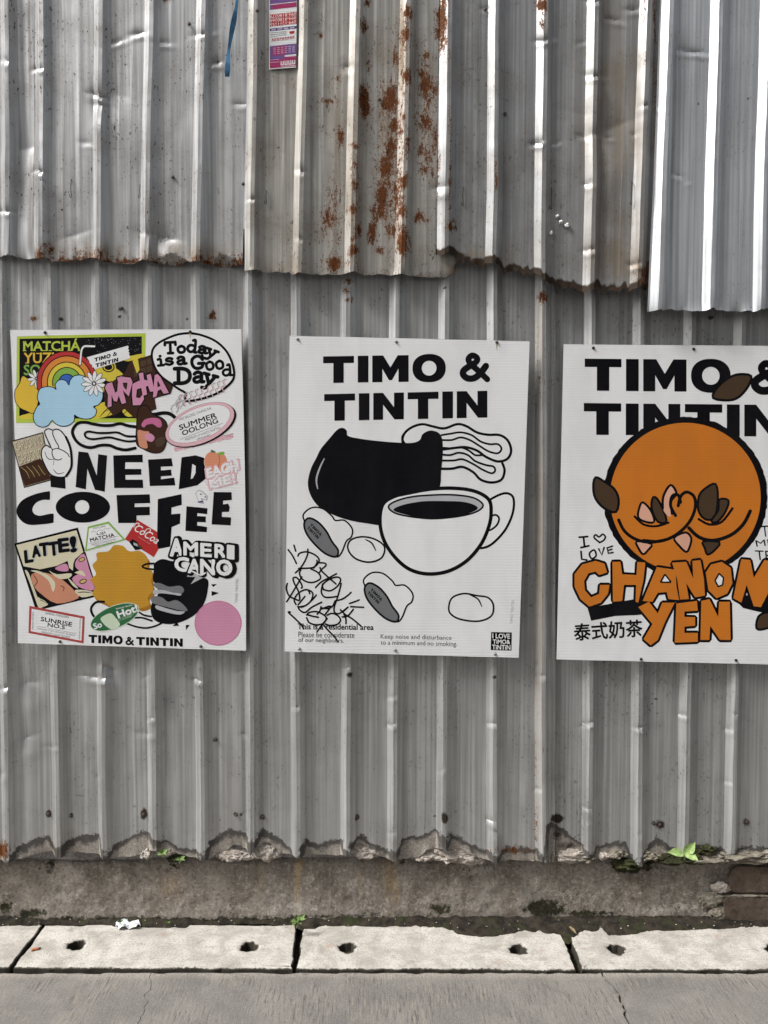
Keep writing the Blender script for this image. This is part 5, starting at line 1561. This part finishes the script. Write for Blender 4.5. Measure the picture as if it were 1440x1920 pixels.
a.poly('lgrey', [(780, 950), (850, 940), (830, 1020), (960, 1010), (765, 1112), (820, 1032), (720, 1028)])
for t in ([(995, 1115), (1060, 1110), (1020, 1145)], [(1000, 1190), (1085, 1210), (1000, 1245)], [(560, 1582), (610, 1540), (635, 1578)], [(710, 1570), (755, 1572), (712, 1628)]):
    a.poly('black', t)
for pts in ([(190, 1430), (240, 1460), (320, 1475)], [(140, 1490), (220, 1490), (330, 1525)], [(50, 1555), (150, 1590), (260, 1605), (360, 1585), (440, 1550)]):
    a.stroke('black', pts, 20, 4)
a.done('black mug blob with grey bands')
a = art1('curl', Q3); a.stroke('black', [(1050, 1310), (960, 1315), (905, 1380), (920, 1450), (960, 1500)], 26, 5); a.done()
a = art1('hot_oval', Q3)
a.ell('pgreen', 1172, 1482, 292, 128, -22); a.ell('dgreen', 1170, 1482, 284, 120, -22)
a.poly('pgreen', [(1010, 1500), (1060, 1460), (1130, 1440), (1180, 1490), (1230, 1570), (1150, 1620), (1080, 1590), (1040, 1550)], sm=4)
for i in range(10):
    a.stroke('pgreen', [(1210 + i * 15, 1530 - i * 5), (1190 + i * 22, 1500 - i * 7)], 3, 0)
a.text('white', 'So', (925, 1560), (1010, 1530), (945, 1620), 0.05)
a.text('white', 'Hot!', (1190, 1420), (1410, 1340), (1215, 1495), 0.055)
a.text('white', 'TIMO & TINTIN', (1180, 1385), (1365, 1338), (1184, 1400), 0.03)
a.done('green oval sticker')
# americano
a = art1('americano_lettering', Q4)
for (ch, x, y, w, h) in (('A', 540, 600, 130, 190), ('M', 690, 640, 150, 140), ('E', 880, 655, 115, 140), ('R', 1040, 665, 120, 145), ('I', 1180, 675, 70, 145), ('C', 590, 810, 150, 150), ('A', 740, 830, 130, 150), ('N', 880, 835, 150, 160), ('O', 1060, 840, 165, 165)):
    a.text('black', ch, (x + 14, y - 8), (x + w + 34, y + 4), (x + 14, y + h + 14), 0.13)
for (ch, x, y, w, h) in (('A', 540, 600, 130, 190), ('M', 690, 640, 150, 140), ('E', 880, 655, 115, 140), ('R', 1040, 665, 120, 145), ('I', 1180, 675, 70, 145), ('C', 590, 810, 150, 150), ('A', 740, 830, 130, 150), ('N', 880, 835, 150, 160), ('O', 1060, 840, 165, 165)):
    a.text('black', ch, (x - 10, y - 10), (x + w + 12, y + 2), (x - 10, y + h + 10), 0.11)
    a.text('white', ch, (x, y), (x + w, y + 8), (x, y + h), 0.055)
a.stroke('white', [(770, 960), (820, 985), (880, 1010), (930, 985)], 16, 4)
a.done('white lettering AMERICANO with black shadow')
a = art1('pink_disc', Q4); a.ell('rose', 1072, 1550, 264, 252, 0, 56); a.ell('pink', 1072, 1550, 256, 245, 0, 56); a.done('plain pink disc')
a = art1('sunrise_label', Q3)
a.poly('brick', [(210, 1355), (833, 1475), (820, 1778), (200, 1660)])
a.poly('white', [(236, 1388), (808, 1498), (796, 1748), (226, 1640)])
a.text('text', 'SAMENG, CHIANGMAI', (390, 1425), (655, 1473), (387, 1452), 0.012)
a.text('black', 'SUNRISE', (343, 1478), (692, 1543), (338, 1525), 0.038)
a.text('black', 'NO.5', (420, 1548), (612, 1580), (415, 1588), 0.038)
a.stroke('text', [(300, 1585), (735, 1668)], 3, 0)
a.text('grey', 'WASHED of DRY PROCESS ARABICA', (300, 1598), (725, 1678), (298, 1617))
a.text('text', 'MEDIUM LIGHT ROAST', (350, 1640), (672, 1700), (347, 1662), 0.008)
a.text('text', 'MORNING LAMPANG', (262, 1425), (256, 1622), (244, 1424), 0.01)
a.text('text', 'PANGKHON, CHIANGRAI', (792, 1500), (782, 1735), (772, 1498), 0.01)
a.done('red rimmed white coffee label')
a = art1('footer_line', C1)
a.wide('black', 'TIMO', (498, 1770), (690, 1778), 46); a.wide('black', '&', (706, 1782), (752, 1784), 44)
a.wide('black', 'TINTIN', (766, 1782), (1028, 1792), 46)
a.done()
a = art1('side_text', C1); a.text('lgrey', 'TIMO TINTIN', (1320, 1590), (1325, 1455), (1336, 1590)); a.done()
pins(p1, [(84.5, 623.5), (356.5, 622)], Y1 - 0.0005, ME_PINB)
pins(p1, [(112.5, 1203), (376.5, 1212)], Y1 - 0.0005, ME_SCREW)
stainmark(p1, [(356.5, 624, 2.0, 12)], Y1)

# ============================ right poster
Art.depth = 0
Y3 = -0.022
p3 = board('poster', 'white poster with a big orange ball and orange CHANOM YEN lettering', [(1056.7, 645.5), (1506, 649), (1492, 1247), (1043.4, 1236.5)], Y3, (0, 0))
C3 = (1020, 620, 3)
def art3(name):
    return Art(name, p3, C3, Y3)
a = art3('title_line'); a.wide('black', 'TIMO', (229, 157), (1050, 165), 180); a.done()
a = art3('ampersand'); a.wide('black', '&', (1165, 170), (1365, 172), 178); a.done()
art3('title_line').wide('black', 'TINTIN', (224, 407), (1335, 418), 178).done()
def leaf(a, c, pts, w=14):
    a.outl(c, 'black', pts, w, 3)
a = art3('leaf_print'); leaf(a, 'brown', [(950, 378), (975, 320), (1040, 265), (1100, 245), (1165, 255), (1150, 310), (1100, 370), (1040, 392)]); a.done()
a = art3('orange_ball')
rs = random.Random(9)
rr = [(1 + rs.uniform(-0.006, 0.006)) for _ in range(150)]
a.poly('black', [(795 + 462 * r * math.cos(t), 935 + 450 * r * math.sin(t)) for r, t in zip(rr, np.linspace(0, 6.2832, 150, endpoint=False))])
a.ell('amber', 795, 938, 424, 420, 0, 90)
a.done('big plain orange ball with rough black outline')
a = art3('leaf_print'); leaf(a, 'brown', [(290, 825), (340, 850), (395, 890), (420, 950), (405, 1020), (340, 1000), (290, 945), (277, 880)]); a.done()
def small_leaf(c, pts):
    a = art3('leaf_print'); leaf(a, c, pts, 13); a.done()
small_leaf('salmon', [(555, 965), (600, 1010), (620, 1075), (570, 1075), (530, 1050), (535, 1000)])
small_leaf('brown', [(615, 935), (650, 965), (690, 1070), (640, 1075), (605, 1000)])
small_leaf('brown', [(965, 862), (978, 940), (960, 1050), (905, 1060), (868, 1010), (872, 930), (910, 885)])
small_leaf('brown', [(985, 950), (1038, 955), (1020, 1020), (975, 1075), (940, 1070), (980, 1010)])
small_leaf('salmon', [(520, 1185), (605, 1200), (585, 1235), (558, 1258), (535, 1230)])
small_leaf('salmon', [(732, 1165), (795, 1135), (828, 1165), (820, 1215), (800, 1245), (760, 1210)])
small_leaf('brown', [(895, 1185), (988, 1190), (960, 1235), (920, 1260), (905, 1225)])
a = art3('heart_print')
ht = [(752, 985), (725, 940), (735, 905), (765, 925), (790, 905), (830, 915), (840, 960), (825, 1010), (780, 1070), (740, 1100), (700, 1060), (668, 1000), (672, 930), (710, 865), (740, 920)]
a.poly('salmon', [(668, 1000), (672, 930), (712, 868), (745, 915), (715, 960), (720, 1030), (700, 1045)], sm=3)
a.stroke('black', [(668, 1000), (672, 930), (712, 868), (745, 915), (715, 960), (720, 1030)], 14, 4)
a.stroke('black', [(740, 1040), (712, 985), (722, 930), (755, 925), (768, 965)], 18, 4)
a.stroke('black', [(755, 985), (770, 930), (805, 908), (845, 935), (850, 1000), (815, 1080), (740, 1150), (650, 1185), (560, 1180)], 18, 4)
a.done('orange ribbon heart')
a = art3('ribbon_print')
a.stroke('black', [(420, 1065), (455, 1130), (520, 1175), (600, 1190), (690, 1175)], 18, 4)
a.stroke('black', [(510, 1045), (560, 1090), (630, 1100), (700, 1080)], 13, 4)
a.stroke('black', [(815, 1110), (870, 1160), (950, 1180), (1050, 1150), (1120, 1090), (1160, 1015)], 20, 4)
a.stroke('black', [(870, 1060), (930, 1090), (1000, 1075), (1060, 1000)], 14, 4)
a.done()
a = art3('shadow_bar')
a.poly('black', [(245, 1560), (560, 1500), (600, 1590), (520, 1600), (400, 1605), (300, 1625), (265, 1632)])
a.done()
a = art3('shadow_bar')
a.poly('black', [(1060, 1500), (1260, 1470), (1330, 1560), (1250, 1590), (1180, 1575), (1120, 1560)])
a.done()
small_leaf('brown', [(1195, 1675), (1205, 1610), (1250, 1585), (1310, 1590), (1300, 1650), (1240, 1678)])
a = art3('chanom_lettering')
CH = [([(355, 1360), (340, 1310), (290, 1295), (215, 1315), (172, 1370), (172, 1440), (205, 1510), (255, 1552), (320, 1530), (360, 1480), (368, 1430), (315, 1430), (310, 1480), (265, 1500), (230, 1460), (225, 1410), (250, 1365), (290, 1355), (310, 1375)], []),
      ([(385, 1300), (430, 1300), (440, 1370), (520, 1375), (525, 1300), (570, 1305), (560, 1400), (530, 1530), (515, 1525), (518, 1430), (450, 1430), (440, 1520), (388, 1525)], []),
      ([(635, 1330), (740, 1345), (745, 1440), (760, 1515), (700, 1510), (690, 1470), (640, 1475), (610, 1525), (555, 1520)], [[(680, 1370), (715, 1415), (655, 1415)]]),
      ([(720, 1305), (800, 1300), (840, 1395), (835, 1295), (880, 1290), (900, 1400), (905, 1490), (850, 1500), (800, 1420), (815, 1510), (765, 1512), (750, 1400)], []),
      ([(910, 1360), (940, 1315), (1000, 1300), (1050, 1335), (1060, 1420), (1030, 1480), (970, 1505), (925, 1460)], [[(985, 1365), (1010, 1390), (1005, 1430), (980, 1440), (962, 1405)]]),
      ([(1110, 1285), (1160, 1290), (1180, 1390), (1240, 1290), (1330, 1290), (1350, 1400), (1360, 1520), (1290, 1520), (1290, 1420), (1220, 1555), (1180, 1550), (1140, 1430), (1110, 1530), (1065, 1505)], []),
      ([(530, 1555), (590, 1525), (640, 1590), (665, 1530), (735, 1530), (680, 1640), (640, 1740), (600, 1770), (560, 1735), (610, 1650)], []),
      ([(745, 1535), (860, 1520), (865, 1575), (790, 1580), (790, 1610), (850, 1612), (850, 1660), (790, 1665), (790, 1700), (865, 1700), (865, 1750), (735, 1755)], []),
      ([(885, 1520), (930, 1510), (980, 1610), (985, 1525), (1045, 1525), (1050, 1740), (990, 1740), (935, 1660), (930, 1740), (880, 1740)], [])]
block_letters(a, 'amber', CH, 'black', 13)
a.done('orange outlined lettering CHANOM YEN')
a = art3('love_text')
a.stroke('black', [(198, 1162), (245, 1158)], 11, 0); a.stroke('black', [(222, 1160), (228, 1215)], 11, 0); a.stroke('black', [(208, 1220), (252, 1210)], 11, 0)
a.stroke('black', [(312, 1190), (282, 1165), (290, 1148), (310, 1160), (330, 1145), (345, 1160), (335, 1180), (312, 1192)], 10, 4)
a.stroke('black', [(208, 1242), (212, 1285), (240, 1290)], 11, 0)
a.stroke('black', [(275, 1235), (255, 1255), (268, 1282), (292, 1268), (288, 1240)], 10, 4, True)
a.stroke('black', [(308, 1228), (325, 1262), (338, 1220)], 10, 0)
a.stroke('black', [(385, 1212), (355, 1222), (362, 1252), (388, 1248)], 10, 0); a.stroke('black', [(360, 1236), (382, 1230)], 9, 0)
a.done('hand lettering I LOVE with a heart')
a = art3('chinese_text'); a.text('black', '泰式奶茶', (168, 1650), (550, 1625), (172, 1745), 0.022); a.done()
a = art3('milk_tea_text')
a.text('black', 'THAI', (1218, 1098), (1375, 1085), (1226, 1160), 0.005); a.text('black', 'MILK', (1188, 1180), (1365, 1165), (1195, 1215), 0.005); a.text('black', 'TEA', (1186, 1235), (1335, 1240), (1192, 1290), 0.005)
a.done()
pins(p3, [(1112.5, 652.5), (1300.5, 654.5), (1202, 1236), (1380, 1238)], Y3 - 0.0005, ME_PINB)
# ---------------------------------------------------------------- flyer, strap, plants and litter
YF = -0.0415
Art.depth = 0
INK_paper = INK['white']
def flyer_pt(x, y):
    return (490 + x / 12.8, y / 12.8)
fl_c = [flyer_pt(185, -420), flyer_pt(860, -470), flyer_pt(832, 1615), flyer_pt(185, 1668)]
fb = P((fl_c[2][0] + fl_c[3][0]) / 2, (fl_c[2][1] + fl_c[3][1]) / 2, YF)
fly = empty('flyer', fb)
tag(fly, 'red, white and purple printed flyer stuck upside down on the metal', 'flyer')
V = [P(x, y, YF) for x, y in fl_c] + [P(x, y, YF + 0.0005) for x, y in fl_c]
meshobj('paper', V, [(3, 2, 1, 0), (4, 5, 6, 7), (0, 1, 5, 4), (1, 2, 6, 5), (2, 3, 7, 6), (3, 0, 4, 7)], INK['white'], fly, origin=fb)
a = Art('flyer_print', fly, (490, 0, 12.8), YF)
def band(c, y0, y1, x0=205, x1=845, sl=-70):
    a.poly(c, [(x0, y0), (x1, y0 + sl), (x1, y1 + sl), (x0, y1)])
band('purple', -400, 100); band('magenta', 120, 235); band('purple', 130, 235, 205, 270, -7)
for k, (y, s) in enumerate(((352, '094-8180279'), (452, '094-8180268'), (545, '099-1211156'))):
    band('red', y, y + 92)
    a.text('white', s, (835, y + 12), (208, y + 84), (835, y - 60))
band('navy', 690, 750)
for i in range(4):
    a.poly('lilac', [(235 + i * 150, 735 - i * 16), (350 + i * 150, 722 - i * 16), (350 + i * 150, 690 - i * 16), (235 + i * 150, 703 - i * 16)])
for i in range(3):
    a.stroke('lgrey', [(225, 790 + i * 45), (600, 750 + i * 40)], 16, 0)
a.poly('red', [(665, 760), (795, 735), (790, 800), (690, 815)])
for i in range(9):
    x = 250 + i * 62
    a.poly('brick', [(x, 930 - i * 8), (x + 44, 925 - i * 8), (x + 44, 995 - i * 8), (x + 30, 995 - i * 8), (x + 28, 950 - i * 8), (x + 14, 952 - i * 8), (x + 14, 1000 - i * 8), (x, 1000 - i * 8)])
band('purple', 1110, 1360); band('magenta', 1390, 1640, 205, 835, -50); band('magenta', 1130, 1340, 270, 600, -35); band('purple', 1350, 1440, 205, 560, -30)
for i in range(6):
    for j in range(4):
        a.poly('lilac', [(290 + i * 90, 1150 + j * 45 - i * 10), (350 + i * 90, 1143 + j * 45 - i * 10), (350 + i * 90, 1158 + j * 45 - i * 10), (290 + i * 90, 1165 + j * 45 - i * 10)])
for i in range(4):
    x = 465 + i * 92
    a.poly('white', [(x, 1470 - i * 8), (x + 22, 1468 - i * 8), (x + 22, 1545 - i * 8), (x + 50, 1543 - i * 8), (x + 50, 1464 - i * 8), (x + 72, 1462 - i * 8), (x + 72, 1562 - i * 8), (x, 1568 - i * 8)])
a.stroke('white', [(470, 1592), (820, 1570)], 10, 0); a.stroke('lilac', [(225, 1500), (430, 1480)], 14, 0); a.stroke('lilac', [(225, 1440), (420, 1420)], 12, 0)
a.done('coloured bands with reversed lettering')

M_strap = plain('blue_strapping', (0.05, 0.17, 0.32), 0.4, 0, 0.35, 40)
ctr = [(452, -120), (447, -40), (444, 5), (440, 30), (434, 62), (429, 95), (427, 122), (426, 144)]
ctr = catmull(ctr, False, 5)
V, Fc = [], []
sb = P(426, 144, -0.060)
for i, (x, y) in enumerate(ctr):
    w = 4.0 + 1.2 * math.sin(i * 0.45)
    yy = -0.062 + 0.006 * math.sin(i * 0.35)
    for dx, dy in ((-w, 0), (w, 0.003), (w, 0.0042), (-w, 0.0012)):
        V.append(P(x + dx, y, yy + dy))
n = len(ctr)
for i in range(n - 1):
    for k in range(4):
        Fc.append((i * 4 + k, i * 4 + (k + 1) % 4, (i + 1) * 4 + (k + 1) % 4, (i + 1) * 4 + k))
Fc += [(0, 1, 2, 3), tuple((n - 1) * 4 + k for k in range(4))]
o = meshobj('strap', V, Fc, M_strap, None, origin=sb, loc=sb)
tag(o, 'blue plastic strap dangling down the upper metal sheets', 'strap')

# seedlings
def leaf_mat(name, a_, b_):
    k = NT(name)
    v = k.noise(k.pos(), 90, 3, 0.6)
    c = k.mix(k.smooth(v, 0.35, 0.65), a_, b_)
    m = k.done(c, 0.45, 0, None, 0.4)
    k.b.inputs['Transmission Weight'].default_value = 0.0
    k.b.inputs['Subsurface Weight'].default_value = 0.12
    k.b.inputs['Subsurface Radius'].default_value = (0.002, 0.004, 0.001)
    return m
M_leaf = leaf_mat('young_leaf', (0.22, 0.32, 0.10), (0.36, 0.47, 0.20))
M_leaf2 = leaf_mat('small_weed_leaf', (0.10, 0.17, 0.045), (0.18, 0.26, 0.09))
M_stem = plain('green_stem', (0.12, 0.19, 0.05), 0.6)
def leaf_blade(base, tip, w, nrm, mat, parent, origin, cup=0.18, droop=0.12):
    base, tip, nrm = Vector(base), Vector(tip), Vector(nrm).normalized()
    ax = tip - base
    L = ax.length
    side = ax.cross(nrm).normalized()
    up = side.cross(ax).normalized()
    prof = [(0, .03), (.08, .42), (.2, .80), (.34, .98), (.48, 1.0), (.62, .86), (.75, .60), (.86, .30), (.94, .10), (1, .01)]
    V, Fc = [], []
    for t, q in prof:
        c = base + ax * t - up * (droop * L * (t - 0.3) ** 2 * 1.6)
        for s in (-1, -.5, 0, .5, 1):
            V.append(tuple(c + side * (w * .5 * q * s) + up * (cup * w * q * abs(s) ** 1.3 + 0.03 * w * math.sin(t * 30) * abs(s))))
    for i in range(len(prof) - 1):
        for j in range(4):
            Fc.append((i * 5 + j, i * 5 + j + 1, (i + 1) * 5 + j + 1, (i + 1) * 5 + j))
    o = meshobj('leaf', V, Fc, mat, parent, smooth=True, origin=origin)
    V2, F2 = tube([V[i * 5 + 2] for i in range(0, 9)], [w * 0.022 * (1 - i / 10) for i in range(9)], 4)
    meshobj('midrib', V2, F2, M_stem, o, origin=origin)
    return o
def seedling(label, root_px, Y, leaves, wpx, mat, stem_to):
    base = P(*root_px, Y)
    r = empty('seedling', base)
    tag(r, label, 'plant', 'seedlings in the wall and gutter')
    top = P(*stem_to, Y - 0.02)
    mid = tuple((base[i] + top[i]) / 2 + (0.004 if i == 0 else 0) for i in range(3))
    V, Fc = tube([base, mid, top], [0.0018, 0.0015, 0.001], 6)
    meshobj('stem', V, Fc, M_stem, r, origin=base)
    s = (D + Y) / F
    for (tx, ty, w, dY, nn) in leaves:
        tip = P(tx, ty, Y - 0.02 + dY)
        leaf_blade(top, tip, w * s, nn, mat, r, base)
seedling('bright green three-leaved seedling on the ledge at the foot of the metal wall', (1284, 1612), -0.012, [(1253, 1597, 17, -0.015, (-.25, -.75, .75)), (1304, 1580, 19, -0.012, (.1, -.9, .5)), (1310, 1613, 19, -0.03, (.3, -.7, .7))], 20, M_leaf, (1283, 1600))
seedling('small green weed sprouting at the joint between two gutter slabs', (556, 1740), -0.035, [(545, 1728, 8, -0.012, (-.3, -.6, .8)), (573, 1714, 8, -0.006, (.2, -.8, .5)), (572, 1722, 9, -0.02, (.4, -.6, .7)), (547, 1735, 7, -0.02, (-.3, -.5, .8)), (556, 1714, 8, -0.01, (0, -.9, .4)), (565, 1732, 8, -0.022, (.3, -.5, .8)), (560, 1720, 8, -0.025, (.0, -.8, .6))], 8, M_leaf2, (557, 1726))
seedling('tiny weed growing under the hem below the NEED COFFEE poster, beside another', (336, 1618), -0.008, [(329, 1612, 6, -0.01, (-.2, -.8, .6)), (347, 1605, 6, -0.008, (.2, -.8, .5)), (346, 1613, 6, -0.014, (.3, -.6, .7))], 6, M_leaf2, (338, 1610))
seedling('tiny pale drooping weed on the mortar below the NEED COFFEE poster', (305, 1608), -0.012, [(294, 1602, 7, -0.01, (-.2, -.8, .6)), (314, 1592, 8, -0.008, (.2, -.8, .5)), (312, 1602, 6, -0.014, (.3, -.6, .7)), (299, 1592, 6, -0.006, (-.2, -.9, .4))], 6, M_leaf2, (305, 1599))
def moss_tuft(label, px, py, Y, n, seed, r):
    base = P(px, py, Y)
    t = empty('grass_tuft', base)
    tag(t, label, 'plant', 'seedlings in the wall and gutter')
    rs = random.Random(seed)
    for i in range(n):
        an = rs.uniform(0, 6.28)
        tip = (base[0] + r * math.cos(an), base[1] - abs(r * .6 * math.sin(an)) - .004, base[2] + rs.uniform(.4, 1.2) * r)
        leaf_blade(base, tip, r * 0.5, (0, -.8, .6), M_leaf2, t, base)
moss_tuft('tiny weed tuft in the soil behind the leftmost whole gutter slab', 227, 1728, -0.022, 6, 3, 0.010)
moss_tuft('tiny weed tuft behind the white paper scrap, to its right', 314, 1731, -0.020, 6, 5, 0.010)

# litter
M_paper = plain('crumpled_paper', (0.62, 0.64, 0.66), 0.75, 0, 0.12, 120)
rs = random.Random(12)
gx, gy = 13, 7
c0 = G(234, 1736, 0.004)
V = []
for j in range(gy):
    for i in range(gx):
        u, v = i / (gx - 1) - .5, j / (gy - 1) - .5
        sh = 1 - 0.5 * abs(v) - 0.25 * math.sin(u * 9)
        V.append((u * 0.080 * sh + rs.uniform(-.002, .002), v * 0.040 * (1 - 0.6 * abs(u)) + rs.uniform(-.002, .002), 0.004 + 0.011 * abs(math.sin(u * 6 + v * 4)) + rs.uniform(-.002, .003)))
nv = len(V)
V = V + [(x, y, z - 0.0012) for x, y, z in V]
Fc = []
for j in range(gy - 1):
    for i in range(gx - 1):
        q = (j * gx + i, j * gx + i + 1, (j + 1) * gx + i + 1, (j + 1) * gx + i)
        Fc.append(q); Fc.append(tuple(nv + t for t in q[::-1]))
o = meshobj('paper_scrap', V, Fc, M_paper, None, loc=(c0[0], c0[1], 0.0))
tag(o, 'crumpled white paper scrap lying at the back of a gutter slab', 'litter')
M_butt = plain('orange_filter', (0.42, 0.15, 0.07), 0.8, 0, 0.2, 200)
M_ash = plain('burnt_tip', (0.03, 0.025, 0.02), 0.9)
A_, B_ = G(59, 1781, 0.004), G(77, 1777, 0.004)
bb = G(66, 1780, 0.0)
bt = empty('cigarette_butt', bb)
tag(bt, 'orange cigarette butt lying near the left joint of the gutter slabs', 'litter')
md = tuple(A_[i] + (B_[i] - A_[i]) * .75 for i in range(3))
V, Fc = tube([A_, md], 0.0036, 8); meshobj('filter', V, Fc, M_butt, bt, origin=bb)
V, Fc = tube([md, B_], [0.0030, 0.0016], 8); meshobj('tip', V, Fc, M_ash, bt, origin=bb)
M_dry = plain('dry_leaf', (0.22, 0.17, 0.09), 0.8, 0, 0.3, 150)
dl = G(1072, 1747, 0.012)
d = empty('dry_leaf', (dl[0], dl[1], 0.004))
tag(d, 'curled dry leaf at the joint between the two right-hand slabs', 'litter')
leaf_blade((dl[0] - .006, dl[1] + .012, .022), (dl[0] + .016, dl[1] - .006, .008), 0.010, (0, -.4, 1), M_dry, d, (dl[0], dl[1], .004))
M_peb = plain('pale_pebble', (0.36, 0.33, 0.29), 0.85, 0, 0.3, 200)
rs = random.Random(77)
V, Fc = [], []
for i in range(110):
    c = G(rs.uniform(-300, 1800), rs.uniform(1721, 1741), 0.012)
    s_ = rs.uniform(0.001, 0.003)
    b0 = len(V)
    for (x, y, z) in ((1, 0, 0), (-1, 0, 0), (0, 1, 0), (0, -1, 0), (0, 0, .8), (0, 0, -.8)):
        V.append((c[0] + x * s_ * rs.uniform(.7, 1.5), min(c[1], 0.02) + y * s_ * rs.uniform(.7, 1.4), 0.010 + z * s_))
    Fc += [(b0 + p, b0 + q, b0 + r) for p, q, r in ((0, 2, 4), (2, 1, 4), (1, 3, 4), (3, 0, 4), (2, 0, 5), (1, 2, 5), (3, 1, 5), (0, 3, 5))]
o = meshobj('grit', V, Fc, M_peb)
o['kind'] = 'stuff'
tag(o, 'pale grit scattered over the soil strip along the plinth wall', 'grit')
